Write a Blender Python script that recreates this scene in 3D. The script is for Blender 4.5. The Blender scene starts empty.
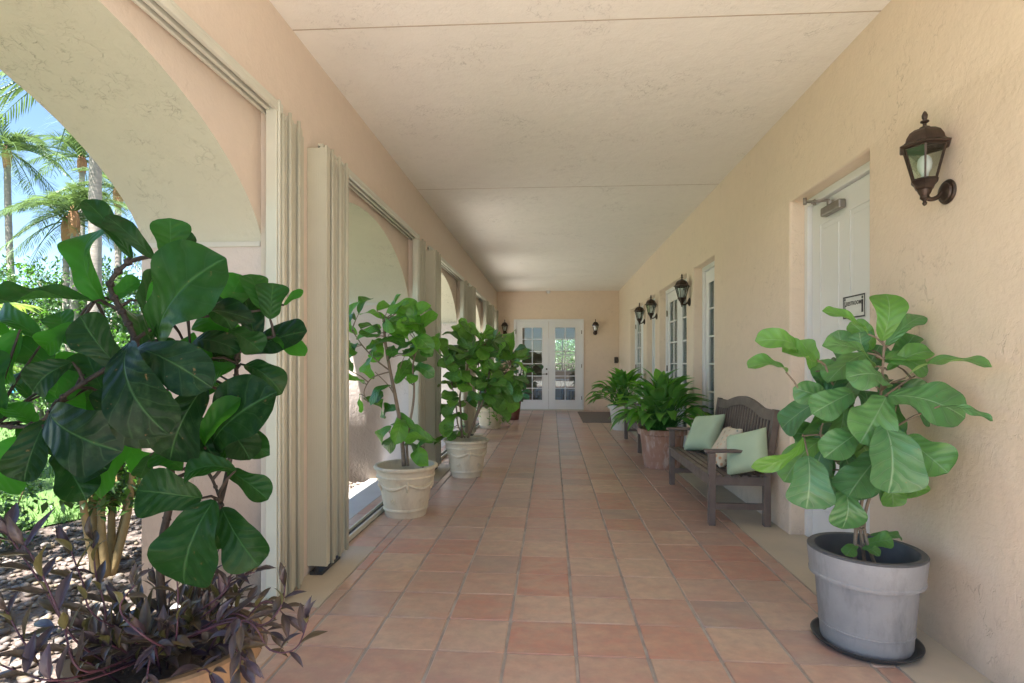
import bpy, bmesh, math, random
from mathutils import Vector, Matrix
S = bpy.context.scene
C = S.collection
PI = math.pi
RND = random.Random(7)
# ---------------------------------------------------------------- camera numbers (measured from the photograph)
FPX, CH, HORIZ = 560.0, 1.36, 362.0
TH = math.atan(40 / FPX)
def at(px, py, d):                       # real point seen at a pixel, at a chosen distance (m) in front of the camera
    c, s = math.cos(TH), math.sin(TH)
    a = (px - 512) / FPX; b = -(py - HORIZ) / FPX
    return Vector(((-s + a * c) * d, (c + a * s) * d, CH + b * d))
# ---------------------------------------------------------------- linking helpers
def tag(o, label=None, cat=None, group=None, kind=None):
    if label: o['label'] = label
    if cat: o['category'] = cat
    if group: o['group'] = group
    if kind: o['kind'] = kind
    return o
def thing(name, label, cat, loc=(0, 0, 0), rz=0, group=None):
    o = bpy.data.objects.new(name, None); C.objects.link(o)
    o.location = loc; o.rotation_euler = (0, 0, rz); o.empty_display_size = .1
    return tag(o, label, cat, group)
def obj(name, bm, m, parent=None, smooth=False, sub=0):
    me = bpy.data.meshes.new(name)
    bm.to_mesh(me); bm.free()
    for x in (m if isinstance(m, (list, tuple)) else [m]): me.materials.append(x)
    if smooth:
        for p in me.polygons: p.use_smooth = True
    o = bpy.data.objects.new(name, me); C.objects.link(o)
    if parent: o.parent = parent
    if sub:
        md = o.modifiers.new('sub', 'SUBSURF'); md.levels = sub; md.render_levels = sub
    return o
def autosmooth(o, ang=35):
    me = o.data
    for p in me.polygons: p.use_smooth = True
    try: me.set_sharp_from_angle(angle=math.radians(ang))
    except Exception: pass
    return o
def struct(name, bm, m, **k):
    return tag(obj(name, bm, m, **k), kind='structure')
def dup(root, loc, rz, label=None, group=None):
    r = root.copy(); C.objects.link(r); r.location = loc; r.rotation_euler = (0, 0, rz)
    if label: r['label'] = label
    if group: r['group'] = group
    for ch in list(root.children):
        c = ch.copy(); C.objects.link(c); c.parent = r
        for g in ch.children:
            d = g.copy(); C.objects.link(d); d.parent = c
    return r
# ---------------------------------------------------------------- shape helpers
def nb(): return bmesh.new()
def box(bm, x0, x1, y0, y1, z0, z1, mi=0, bev=0):
    vs = [bm.verts.new((x, y, z)) for x in (x0, x1) for y in (y0, y1) for z in (z0, z1)]
    fs = []
    for idx in ((0, 1, 3, 2), (4, 6, 7, 5), (0, 4, 5, 1), (2, 3, 7, 6), (0, 2, 6, 4), (1, 5, 7, 3)):
        f = bm.faces.new([vs[i] for i in idx]); f.material_index = mi; fs.append(f)
    if bev:
        es = set(e for f in fs for e in f.edges)
        bmesh.ops.bevel(bm, geom=list(es), offset=bev, segments=2, profile=.5, affect='EDGES')
    return vs
def obox(bm, p0, p1, w, t, up=Vector((0, 0, 1)), mi=0, bev=0):   # bar from p0 to p1, section w x t
    p0, p1 = Vector(p0), Vector(p1); d = (p1 - p0).normalized()
    a = d.cross(up)
    if a.length < 1e-4: a = d.cross(Vector((0, 1, 0)))
    a.normalize(); b = a.cross(d).normalized()
    vs = []
    for p in (p0, p1):
        for sx, sy in ((-1, -1), (1, -1), (1, 1), (-1, 1)):
            vs.append(bm.verts.new(p + a * (sx * w / 2) + b * (sy * t / 2)))
    fs = []
    for idx in ((3, 2, 1, 0), (4, 5, 6, 7), (0, 1, 5, 4), (1, 2, 6, 5), (2, 3, 7, 6), (3, 0, 4, 7)):
        f = bm.faces.new([vs[i] for i in idx]); f.material_index = mi; fs.append(f)
    if bev:
        es = set(e for f in fs for e in f.edges)
        bmesh.ops.bevel(bm, geom=list(es), offset=bev, segments=1, affect='EDGES')
def tube(bm, pts, rad, n=8, mi=0, cap=True):
    pts = [Vector(p) for p in pts]
    if not isinstance(rad, (list, tuple)): rad = [rad] * len(pts)
    rings = []; prev = None
    for i, p in enumerate(pts):
        d = (pts[min(i + 1, len(pts) - 1)] - pts[max(i - 1, 0)]).normalized()
        if prev is None:
            a = d.cross(Vector((.13, .31, .94)))
            if a.length < .05: a = d.cross(Vector((1, 0, 0)))
        else: a = prev - d * prev.dot(d)
        a.normalize(); prev = a; b = d.cross(a)
        rings.append([bm.verts.new(p + (a * math.cos(2 * PI * k / n) + b * math.sin(2 * PI * k / n)) * rad[i]) for k in range(n)])
    for r0, r1 in zip(rings, rings[1:]):
        for k in range(n):
            f = bm.faces.new((r0[k], r0[(k + 1) % n], r1[(k + 1) % n], r1[k])); f.material_index = mi; f.smooth = True
    if cap:
        for r in (rings[0][::-1], rings[-1]):
            f = bm.faces.new(r); f.material_index = mi
def lathe(bm, prof, n=48, c=(0, 0, 0), mi=0, closed=False):
    rings = []
    for r, z in prof:
        if r < 1e-5: rings.append([bm.verts.new((c[0], c[1], c[2] + z))])
        else: rings.append([bm.verts.new((c[0] + r * math.cos(2 * PI * k / n), c[1] + r * math.sin(2 * PI * k / n), c[2] + z)) for k in range(n)])
    for r0, r1 in zip(rings, rings[1:]):
        for k in range(n):
            k2 = (k + 1) % n
            if len(r0) == 1 and len(r1) == 1: continue
            if len(r0) == 1: f = bm.faces.new((r0[0], r1[k2], r1[k]))
            elif len(r1) == 1: f = bm.faces.new((r0[k], r0[k2], r1[0]))
            else: f = bm.faces.new((r0[k], r0[k2], r1[k2], r1[k]))
            f.material_index = mi
def slab(bm, ax, p0, p1, lo, hi, z0, z1, holes):
    """wall with rectangular holes (a, b, ztop); ax 'x': thickness along x, runs along y; ax 'y': the other way"""
    ys = sorted(set([lo, hi] + [v for h in holes for v in h[:2]])); zs = sorted(set([z0, z1] + [h[2] for h in holes])); V = {}
    def v(p, y, z):
        k = (round(p, 4), round(y, 4), round(z, 4))
        if k not in V: V[k] = bm.verts.new((p, y, z) if ax == 'x' else (y, p, z))
        return V[k]
    def solid(i, j):
        if i < 0 or j < 0 or i >= len(ys) - 1 or j >= len(zs) - 1: return False
        y, z = (ys[i] + ys[i + 1]) / 2, (zs[j] + zs[j + 1]) / 2
        return not any(a < y < b and z < t for a, b, t in holes)
    for i in range(len(ys) - 1):
        for j in range(len(zs) - 1):
            if not solid(i, j): continue
            a, b, c, d = ys[i], ys[i + 1], zs[j], zs[j + 1]
            bm.faces.new((v(p0, a, c), v(p0, b, c), v(p0, b, d), v(p0, a, d))); bm.faces.new((v(p1, a, c), v(p1, a, d), v(p1, b, d), v(p1, b, c)))
            for ok, q in ((solid(i - 1, j), ((a, c), (a, d))), (solid(i + 1, j), ((b, c), (b, d))), (solid(i, j - 1), ((a, c), (b, c))), (solid(i, j + 1), ((a, d), (b, d)))):
                if not ok: bm.faces.new((v(p0, *q[0]), v(p0, *q[1]), v(p1, *q[1]), v(p1, *q[0])))
    bmesh.ops.recalc_face_normals(bm, faces=bm.faces)
def smooth_curve(pts, n=6):
    pts = [Vector(p) for p in pts]; out = []
    for i in range(len(pts) - 1):
        p0 = pts[max(i - 1, 0)]; p1 = pts[i]; p2 = pts[i + 1]; p3 = pts[min(i + 2, len(pts) - 1)]
        for k in range(n):
            t = k / n
            out.append(.5 * ((2 * p1) + (p2 - p0) * t + (2 * p0 - 5 * p1 + 4 * p2 - p3) * t * t + (3 * p1 - p0 - 3 * p2 + p3) * t ** 3))
    out.append(pts[-1]); return out
# ---------------------------------------------------------------- materials
class NT:
    def __init__(s, name):
        s.m = bpy.data.materials.new(name); s.m.use_nodes = True
        s.t = s.m.node_tree; s.b = s.t.nodes['Principled BSDF']; s.out = s.t.nodes['Material Output']
    def n(s, typ, **k):
        x = s.t.nodes.new(typ)
        for a, v in k.items():
            if a == 'inp':
                for i, w in v.items():
                    if hasattr(w, 'is_output'): s.t.links.new(w, x.inputs[i])
                    else: x.inputs[i].default_value = w
            else: setattr(x, a, v)
        return x
    def coord(s, what='Object'): return s.n('ShaderNodeTexCoord').outputs[what]
    def pos(s): return s.n('ShaderNodeNewGeometry').outputs['Position']
    def noise(s, v, scale, detail=4, rough=.55, dist=0):
        return s.n('ShaderNodeTexNoise', inp={'Vector': v, 'Scale': scale, 'Detail': detail, 'Roughness': rough, 'Distortion': dist}).outputs['Fac']
    def ramp(s, f, stops):
        r = s.n('ShaderNodeValToRGB', inp={'Fac': f}); e = r.color_ramp.elements
        while len(e) < len(stops): e.new(.5)
        for q, (p, c) in zip(e, stops):
            q.position = p; q.color = (c if isinstance(c, (tuple, list)) else (c, c, c)) + ((1,) if not isinstance(c, (tuple, list)) or len(c) == 3 else ()) if isinstance(c, tuple) else (c, c, c, 1)
        return r.outputs['Color']
    def mix(s, f, a, b, mode='MIX'):
        x = s.n('ShaderNodeMix', data_type='RGBA', blend_type=mode)
        for i, w in ((0, f), (6, a), (7, b)):
            if hasattr(w, 'is_output'): s.t.links.new(w, x.inputs[i])
            elif i and isinstance(w, tuple): x.inputs[i].default_value = w + (1,) if len(w) == 3 else w
            else: x.inputs[i].default_value = w
        return x.outputs[2]
    def math(s, op, a, b=0.0, c=0.0):
        x = s.n('ShaderNodeMath', operation=op)
        for i, w in enumerate((a, b, c)):
            if hasattr(w, 'is_output'): s.t.links.new(w, x.inputs[i])
            else: x.inputs[i].default_value = w
        return x.outputs[0]
    def set(s, **k):
        for a, v in k.items():
            a = {'color': 'Base Color', 'rough': 'Roughness', 'metal': 'Metallic', 'spec': 'Specular IOR Level', 'trans': 'Transmission Weight', 'alpha': 'Alpha', 'coat': 'Coat Weight', 'sheen': 'Sheen Weight'}.get(a, a)
            if hasattr(v, 'is_output'): s.t.links.new(v, s.b.inputs[a])
            else: s.b.inputs[a].default_value = (v + (1,)) if isinstance(v, tuple) and len(v) == 3 else v
        return s
    def bump(s, h, strength=.3, dist=.01, prev=None):
        x = s.n('ShaderNodeBump', inp={'Height': h, 'Strength': strength, 'Distance': dist})
        if prev: s.t.links.new(prev, x.inputs['Normal'])
        s.t.links.new(x.outputs[0], s.b.inputs['Normal']); return x.outputs[0]
def hexc(c): return tuple(c)
def mottled(name, c0, c1, scale=6, rough=.6, bump=.15, bscale=60, bd=.004, metal=0, stretch=None, detail=5):
    t = NT(name); v = t.coord()
    if stretch: v = t.n('ShaderNodeMapping', inp={'Vector': v, 'Scale': stretch}).outputs[0]
    f = t.noise(v, scale, detail)
    t.set(color=t.mix(t.ramp(f, [(.3, 0.), (.7, 1.)]), c0, c1), metal=metal)
    t.set(rough=t.math('MULTIPLY_ADD', t.noise(v, scale * 2.3, 3), .2, rough - .1))
    if bump: t.bump(t.noise(v, bscale, 5), bump, bd)
    return t.m
def stucco(name, c, c2, dents=.5, stain=.0):
    t = NT(name); v = t.pos()
    big = t.noise(v, .9, 3); fine = t.noise(v, 38, 6, .6); med = t.noise(v, 9, 4, .6)
    # knock-down dents: crackle of distorted voronoi edges, only in patches
    wv = t.n('ShaderNodeMapping', inp={'Vector': v, 'Scale': (1.0, 1.0, .55)}).outputs[0]
    nz = t.n('ShaderNodeTexNoise', inp={'Vector': wv, 'Scale': 12.0, 'Detail': 3.0})
    wv2 = t.mix(.12, wv, nz.outputs['Color'])
    vo = t.n('ShaderNodeTexVoronoi', feature='DISTANCE_TO_EDGE', inp={'Vector': wv2, 'Scale': 26.0}).outputs['Distance']
    crack = t.ramp(vo, [(.0, 1.), (.07, 0.)])
    patch = t.ramp(t.noise(v, 2.1, 5, .65), [(.52, 0.), (.66, 1.)])
    patch2 = t.ramp(t.noise(v, 14, 3), [(.45, 0.), (.6, 1.)])
    k = t.math('MULTIPLY', t.math('MULTIPLY', crack, patch), patch2)
    # skip-trowel islands: thresholded noise gives flat pads with pitted edges
    tn = t.noise(v, 6.5, 7, .68, .6); pad = t.ramp(tn, [(.46, 0.), (.52, 1.)]); edge = t.ramp(t.math('ABSOLUTE', t.math('SUBTRACT', tn, .49)), [(.0, 1.), (.018, 0.)])
    edge = t.math('MULTIPLY', edge, t.ramp(t.noise(v, 1.7, 3), [(.42, 0.), (.62, 1.)]))
    col = t.mix(t.ramp(big, [(.3, 0.), (.7, 1.)]), c, c2)
    col = t.mix(t.math('MULTIPLY', k, .42 * dents), col, tuple(x * .4 for x in c))  # dents darkened in the colour, standing in for their weak relief shade
    col = t.mix(t.math('MULTIPLY', edge, .10 * dents), col, tuple(x * .55 for x in c))  # pad edges darkened too, relief shade put into the colour
    col = t.mix(t.math('MULTIPLY', t.ramp(med, [(.4, 0.), (.75, 1.)]), .16), col, tuple(x * .78 for x in c))
    if stain:
        zz = t.n('ShaderNodeSeparateXYZ', inp={0: v}).outputs[2]
        m = t.math('MULTIPLY', t.ramp(t.math('ADD', zz, t.math('MULTIPLY', t.noise(v, 7, 5, .7), .35)), [(.13, 1.), (.32, 0.)]), stain)
        col = t.mix(m, col, tuple(x * .55 for x in c))
    t.set(color=col, rough=.85, spec=.25)
    h = t.math('ADD', t.math('MULTIPLY', fine, .45), t.math('MULTIPLY', med, .8))
    h = t.math('ADD', h, t.math('MULTIPLY', pad, .10 * (.3 + dents)))
    h = t.math('SUBTRACT', h, t.math('MULTIPLY', k, 1.1 * dents))
    t.bump(h, .45, .012)
    return t.m
PEACH, PEACH2 = (.80, .665, .53), (.78, .65, .53)
M = {}
M['wall'] = stucco('peach stucco', PEACH, PEACH2, .85, .5)
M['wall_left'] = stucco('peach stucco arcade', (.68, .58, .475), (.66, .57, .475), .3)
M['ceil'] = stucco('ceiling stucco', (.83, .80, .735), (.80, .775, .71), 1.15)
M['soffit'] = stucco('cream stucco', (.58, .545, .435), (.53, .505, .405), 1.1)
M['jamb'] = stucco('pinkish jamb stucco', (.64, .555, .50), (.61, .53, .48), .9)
M['plaster'] = mottled('grey impost plaster', (.60, .57, .50), (.55, .52, .46), 5, .7, .2, 30)
M['seam'] = mottled('ceiling joint shadow gap', (.42, .35, .27), (.48, .40, .31), 5, .8, 0)
M['concrete'] = mottled('beige concrete', (.55, .48, .37), (.46, .41, .33), 3, .7, .25, 50)
M['bounce_slab'] = mottled('pale bounce slab concrete', (.66, .62, .55), (.60, .56, .50), 3, .8, .2, 50)  # for the unseen slabs added to reflect sunlight indoors
M['sill'] = mottled('pale grey sill', (.56, .55, .53), (.50, .49, .47), 3, .6, .2, 50)
M['shutter'] = mottled('ivory aluminium', (.53, .515, .40), (.48, .465, .365), 3, .42, .03, 90)
M['track'] = mottled('pale aluminium track', (.60, .60, .50), (.54, .54, .45), 3, .38, .03, 90)
M['gap'] = mottled('dark slot', (.03, .03, .04), (.05, .05, .05), 3, .6, 0)
M['white'] = mottled('white door paint', (.80, .80, .80), (.76, .765, .77), 2, .38, .04, 50, .002)
M['brass'] = mottled('dull bronze hinge', (.16, .13, .1), (.22, .18, .13), 30, .35, 0, metal=.8)
M['nickel'] = mottled('brushed metal closer', (.33, .30, .27), (.26, .23, .21), 20, .35, .05, 90, metal=.7)
M['bronze'] = mottled('weathered bronze paint', (.030, .020, .016), (.065, .042, .030), 25, .42, .2, 120, .002, metal=.45)
M['bulb'] = mottled('frosted bulb', (.85, .83, .78), (.8, .78, .74), 3, .5, 0)
M['wood'] = mottled('dark stained wood', (.12, .092, .082), (.18, .145, .13), 8, .5, .25, 40, .003, stretch=(1, 1, 1))
M['sage'] = mottled('sage green cloth', (.42, .56, .40), (.48, .61, .45), 4, .85, .35, 180, .003)
M['soil'] = mottled('potting soil', (.05, .035, .025), (.10, .07, .05), 30, .95, .9, 60, .02)
M['bark'] = mottled('grey brown stem', (.19, .14, .10), (.28, .22, .16), 20, .8, .5, 60, .01)
M['darkbark'] = mottled('dark stem', (.022, .016, .012), (.05, .036, .027), 30, .7, .5, 70, .006)
M['saucer'] = mottled('dark plastic saucer', (.035, .04, .045), (.05, .055, .06), 8, .4, .05)
M['plastic'] = mottled('brown black plastic', (.05, .03, .025), (.06, .04, .03), 8, .4, 0)
M['whiteplastic'] = mottled('white plastic', (.75, .74, .72), (.7, .7, .68), 8, .4, 0)
M['mat'] = mottled('grey brown entrance mat', (.13, .11, .10), (.19, .165, .15), 90, .95, .8, 160, .006)
M['drape'] = mottled('pale grey blind', (.50, .50, .50), (.44, .44, .45), 3, .8, .1)
M['roomwall'] = mottled('inner room paint', (.50, .38, .27), (.46, .35, .25), 2, .8, 0)
M['roomfloor'] = mottled('inner room floor', (.13, .09, .07), (.17, .12, .09), 4, .4, 0)
M['roof'] = mottled('flat roof membrane', (.5, .48, .45), (.45, .43, .4), 2, .9, .2)
def pot_mat(name, c0, c1, c2, rough=.7, streak=True):
    t = NT(name); v = t.coord()
    f = t.noise(v, 4, 6, .62); g = t.noise(t.n('ShaderNodeMapping', inp={'Vector': v, 'Scale': (1, 1, .35)}).outputs[0], 14, 6, .65)
    col = t.mix(t.ramp(f, [(.35, 0.), (.65, 1.)]), c0, c1)
    col = t.mix(t.ramp(g, [(.48, 0.), (.72, .85)]), col, c2)
    t.set(color=col, rough=rough, spec=.3); t.bump(t.math('ADD', g, t.noise(v, 90, 4)), .22, .004)
    return t.m
M['potgrey'] = pot_mat('weathered grey pot', (.26, .265, .27), (.32, .325, .33), (.19, .195, .20), .6)
M['potrim'] = mottled('dark grey inner pot', (.07, .075, .085), (.11, .115, .125), 8, .5, .1)
M['potcream'] = pot_mat('cream resin pot', (.70, .62, .46), (.64, .56, .42), (.52, .44, .32), .6)
M['potcream2'] = pot_mat('cream resin pot older', (.68, .61, .46), (.62, .54, .41), (.48, .40, .28), .6)
M['potterra'] = pot_mat('terracotta with lime bloom', (.46, .27, .20), (.38, .20, .145), (.68, .60, .54), .75)
M['potdark'] = pot_mat('dark red terracotta', (.20, .065, .045), (.15, .05, .035), (.24, .12, .09), .6)
M['pottan'] = pot_mat('tan terracotta', (.28, .185, .10), (.24, .16, .09), (.19, .13, .08), .6)
M['potwhite'] = pot_mat('white glazed pot', (.74, .72, .66), (.68, .66, .6), (.6, .56, .48), .5)
def tile_mat():
    t = NT('terracotta tile'); v = t.pos()
    tone = t.n('ShaderNodeAttribute', attribute_name='tone').outputs['Fac']
    tone2 = t.n('ShaderNodeAttribute', attribute_name='tone2').outputs['Fac']
    base = t.ramp(tone, [(0., (.50, .225, .165)), (.22, (.56, .31, .235)), (.45, (.47, .31, .255)), (.7, (.62, .45, .33)), (.86, (.54, .36, .28)), (1., (.34, .27, .25))])
    # offset the noise on every tile so the flame marks stop at the joints
    off = t.n('ShaderNodeCombineXYZ', inp={0: t.math('MULTIPLY', tone2, 37.), 1: t.math('MULTIPLY', tone, 53.), 2: 0.}).outputs[0]
    vv = t.n('ShaderNodeVectorMath', operation='ADD', inp={0: v, 1: off}).outputs[0]
    vs = t.n('ShaderNodeMapping', inp={'Vector': vv, 'Scale': (1., 1.7, 1.)}).outputs[0]
    n1 = t.noise(vs, 4.5, 6, .65, .3); n2 = t.noise(vv, 14, 6, .65); n3 = t.noise(vs, 3.0, 5, .62, .3)
    col = t.mix(t.ramp(n1, [(.38, 0.), (.62, .5)]), base, (.60, .46, .33))
    col = t.mix(t.ramp(n3, [(.44, 0.), (.64, .42)]), col, (.50, .235, .17))
    col = t.mix(t.ramp(n2, [(.36, 0.), (.70, .55)]), col, (.33, .25, .21))
    t.set(color=col, spec=.5, rough=.30)
    b = t.bump(t.math('ADD', t.math('MULTIPLY', t.noise(v, 6, 3), 2.), t.noise(v, 60, 4)), .12, .005)
    return t.m
M['tile'] = tile_mat()
M['grout'] = mottled('pale grout', (.48, .44, .40), (.30, .27, .245), 7, .9, .5, 120, .004)
def leaf_mat(name, c0, c1, vein, trans=.3, under=None, nv=6, rough=.38, bumps=.30, tcol=(.25, .65, .05), spec=.5):
    t = NT(name)
    uv = t.n('ShaderNodeUVMap', uv_map='UV').outputs[0]
    sp = t.n('ShaderNodeSeparateXYZ', inp={0: uv}); u, w = sp.outputs[0], sp.outputs[1]
    au = t.math('ABSOLUTE', t.math('SUBTRACT', u, .5))
    nzw = t.noise(t.coord(), 7, 2)
    k = t.math('FRACT', t.math('ADD', t.math('MULTIPLY', nzw, 1.3), t.math('MULTIPLY', t.math('SUBTRACT', w, t.math('MULTIPLY', t.math('POWER', au, .8), .42)), float(nv))))
    d = t.math('ABSOLUTE', t.math('SUBTRACT', k, .5))
    v1 = t.ramp(d, [(.0, 1.), (.055, 0.)])
    mid = t.ramp(au, [(.0, 1.), (.028, 0.)])
    veins = t.math('MAXIMUM', t.math('MULTIPLY', v1, .45), mid)
    tone = t.n('ShaderNodeAttribute', attribute_name='tone').outputs['Fac']
    nz = t.noise(t.coord(), 9, 4); nz2 = t.noise(t.coord(), 26, 5, .65)
    col = t.mix(tone, c0, c1); col = t.mix(t.math('MULTIPLY', nz, .35), col, tuple(x * .6 for x in c0))
    col = t.mix(t.ramp(nz2, [(.5, 0.), (.72, .45)]), col, tuple(x * .5 + .02 for x in c1)); col = t.mix(t.math('MULTIPLY', t.ramp(t.math('ABSOLUTE', t.math('SUBTRACT', k, .5)), [(.02, 1.), (.22, 0.)]), .35), col, tuple(x * .5 for x in c0)); col = t.mix(t.math('MULTIPLY', veins, .5), col, vein)
    sp_ = t.ramp(t.noise(t.coord(), 55, 3, .5), [(.70, 0.), (.76, .6)]); col = t.mix(sp_, col, (.16, .10, .04))
    if under:
        bf = t.n('ShaderNodeNewGeometry').outputs['Backfacing']
        col = t.mix(bf, col, under)
    t.set(color=col, rough=t.math('MULTIPLY_ADD', nz, .2, rough - .1), spec=spec)
    h = t.math('SUBTRACT', t.math('ADD', t.math('MULTIPLY', t.math('COSINE', t.math('MULTIPLY', k, 2 * PI)), -.30), t.math('MULTIPLY', t.noise(t.coord(), 40, 4), .55)), t.math('MULTIPLY', mid, .8))
    t.bump(h, bumps, .012)
    tr = t.n('ShaderNodeBsdfTranslucent', inp={'Color': tcol + (1,)})
    mx = t.n('ShaderNodeMixShader', inp={0: t.math('MULTIPLY_ADD', t.math('POWER', tone, 2.0), trans * 1.5, trans * .18), 1: t.b.outputs[0], 2: tr.outputs[0]})
    t.t.links.new(mx.outputs[0], t.out.inputs[0])
    return t.m
M['fig'] = leaf_mat('fiddle leaf', (.035, .15, .022), (.17, .44, .045), (.20, .34, .12), .30, (.09, .19, .06))
M['figshaded'] = leaf_mat('fiddle leaf shaded copy', (.004, .016, .006), (.026, .11, .016), (.05, .13, .04), .34, (.022, .06, .02), tcol=(.12, .55, .04), spec=.13)  # darker copy of the fig leaf, its backlit shade put into the colour
M['figpale'] = leaf_mat('fiddle leaf dusty', (.05, .16, .075), (.15, .36, .07), (.32, .45, .28), .25, (.16, .28, .10))
M['figolive'] = leaf_mat('fiddle leaf olive', (.05, .17, .03), (.20, .42, .07), (.22, .34, .12), .30, (.12, .2, .07))
M['figblue'] = leaf_mat('fiddle leaf blue green', (.03, .12, .06), (.06, .22, .12), (.16, .32, .2), .2, (.06, .14, .08))
M['lily'] = leaf_mat('peace lily leaf', (.06, .24, .05), (.24, .55, .09), (.3, .5, .18), .4, (.15, .36, .08), nv=14, bumps=.25)
M['fern'] = leaf_mat('light green small leaf', (.13, .33, .04), (.2, .45, .06), (.2, .4, .1), .35, (.14, .3, .05), nv=5, bumps=.1)
M['purple'] = leaf_mat('purple trailing leaf', (.045, .028, .050), (.09, .065, .035), (.12, .07, .12), .15, (.10, .10, .04), nv=3, rough=.35, bumps=.1, tcol=(.22, .2, .06))
M['purpstem'] = mottled('purple stem', (.05, .02, .035), (.08, .03, .05), 20, .5, .1)
M['palm'] = leaf_mat('palm leaflet', (.075, .13, .045), (.12, .18, .07), (.14, .2, .08), .22, None, nv=2, bumps=0, tcol=(.25, .38, .1))
M['areca'] = leaf_mat('yellow green palm leaflet', (.15, .24, .04), (.24, .32, .05), (.3, .38, .08), .3, None, nv=2, bumps=0, tcol=(.5, .7, .1))
M['bush'] = leaf_mat('shrub leaf', (.03, .07, .02), (.07, .13, .035), (.09, .15, .05), .22, None, nv=3, bumps=0)
M['trunk'] = mottled('grey palm trunk', (.30, .26, .22), (.20, .17, .145), 3, .9, .7, 12, .03, stretch=(1, 1, 5))
M['shaft'] = mottled('orange brown palm boots', (.36, .17, .08), (.26, .13, .07), 6, .8, .6, 12, .03)
M['shrubstem'] = mottled('ochre shrub stem', (.33, .23, .10), (.25, .18, .08), 14, .8, .5, 40, .01)
M['lawn'] = mottled('lawn soil green', (.06, .12, .03), (.10, .17, .04), 5, .95, .6, 30, .03)
M['blade'] = mottled('grass blade', (.07, .17, .03), (.13, .25, .05), 3, .7, 0)
def ground_mat():
    t = NT('shell mulch'); v = t.pos()
    vo = t.n('ShaderNodeTexVoronoi', inp={'Vector': v, 'Scale': 28.0}); n = t.noise(v, 5, 5, .6)
    col = t.mix(t.n('ShaderNodeSeparateColor', inp={0: vo.outputs['Color']}).outputs[0], (.19, .145, .12), (.10, .075, .06))
    col = t.mix(t.ramp(n, [(.5, 0.), (.75, .6)]), col, (.16, .11, .09))
    t.set(color=col, rough=.95); t.bump(vo.outputs['Distance'], .9, .03)
    return t.m
M['mulch'] = ground_mat()
def pebble_mat():
    t = NT('pebbles'); tone = t.n('ShaderNodeAttribute', attribute_name='tone').outputs['Fac']
    t.set(color=t.ramp(tone, [(0., (.20, .17, .15)), (.3, (.14, .115, .10)), (.5, (.26, .23, .21)), (.7, (.26, .20, .13)), (.9, (.11, .09, .08)), (1., (.38, .32, .27))]), rough=.8)
    t.bump(t.noise(t.pos(), 80, 4), .3, .004); return t.m
M['pebble'] = pebble_mat()
def glass_mat():
    t = NT('window glass'); t.set(color=(.9, .95, .95), rough=.02)
    g = t.n('ShaderNodeBsdfGlossy', inp={'Color': (1, 1, 1, 1), 'Roughness': .02})
    tr = t.n('ShaderNodeBsdfTransparent', inp={'Color': (.80, .86, .85, 1)})
    lw = t.n('ShaderNodeLayerWeight', inp={'Blend': .32})
    mx = t.n('ShaderNodeMixShader', inp={0: t.math('MULTIPLY_ADD', lw.outputs['Fresnel'], .75, .02), 1: tr.outputs[0], 2: g.outputs[0]})
    t.t.links.new(mx.outputs[0], t.out.inputs[0]); return t.m
M['glass'] = glass_mat()
def floral_mat():
    t = NT('floral cloth'); v = t.coord()
    vo = t.n('ShaderNodeTexVoronoi', inp={'Vector': v, 'Scale': 22.0, 'Randomness': 1.0})
    col = t.ramp(t.n('ShaderNodeSeparateColor', inp={0: vo.outputs['Color']}).outputs[0], [(0., (.30, .46, .36)), (.3, (.70, .38, .22)), (.55, (.25, .30, .26)), (.8, (.70, .50, .35))])
    m = t.ramp(t.math('ADD', vo.outputs['Distance'], t.math('MULTIPLY', t.noise(v, 40, 3), .3)), [(.42, 1.), (.5, 0.)])
    t.set(color=t.mix(m, (.66, .60, .48), col), rough=.9); t.bump(t.noise(v, 180, 3), .3, .003); return t.m
M['floral'] = floral_mat()

# ================================================================ SETTING
XL, XR, ZC, YE, YF = -1.56, 1.87, 3.36, 15.85, -.1
XA, XO = -1.66, -2.38             # arch face, outer face of the arcade
PER = 3.3
# ---- ground
bm = nb(); z = -.06
for (x0, x1, y0, y1) in ((-300, -2.12, -300, 400), (-2.12, 2.3, -300, YF - .3), (2.3, 300, -300, 400), (-2.12, 2.3, 24, 400)):
    vs = [bm.verts.new(p) for p in ((x0, y0, z), (x1, y0, z), (x1, y1, z), (x0, y1, z))]; bm.faces.new(vs)
struct('ground', bm, M['mulch'])
bm = nb(); box(bm, -5.2, -2.45, 7.6, 26, -.14, -.03); struct('bounce_path', bm, M['bounce_slab'])  # unseen strip, added to bounce sunlight in through the far arches
bm = nb(); box(bm, -2.1, 9, -9, YF - .02, -.14, -.02); struct('bounce_slab', bm, M['bounce_slab'])  # added out of view behind the camera to throw sunlight down the walkway
bm = nb()
def lawn_edge(y): return -4.35 - .35 * math.sin(y * .7) - .15 * math.sin(y * 2.1)
ys = [-30 + i * .5 for i in range(220)]
for y0, y1 in zip(ys, ys[1:]):
    bm.faces.new([bm.verts.new(p) for p in ((-150, y0, -.045), (lawn_edge(y0), y0, -.045), (lawn_edge(y1), y1, -.045), (-150, y1, -.045))])
struct('lawn', bm, M['lawn'])
bm = nb(); r = random.Random(3)
for i in range(26000):
    y = 1.0 + r.random() ** 1.3 * 16; x = lawn_edge(y) - r.random() ** 1.5 * 9 + .05
    h = r.uniform(.03, .085); a = r.uniform(0, PI); w = .006 + .0006 * abs(x); lx, ly = r.uniform(-.03, .03), r.uniform(-.03, .03)
    dx, dy = math.cos(a) * w, math.sin(a) * w
    bm.faces.new([bm.verts.new(p) for p in ((x - dx, y - dy, -.045), (x + dx, y + dy, -.045), (x + lx, y + ly, -.045 + h))])
tag(obj('grass', bm, M['blade']), 'short bright green grass of the lawn beyond the pebble bed', 'grass', kind='stuff')
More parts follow.
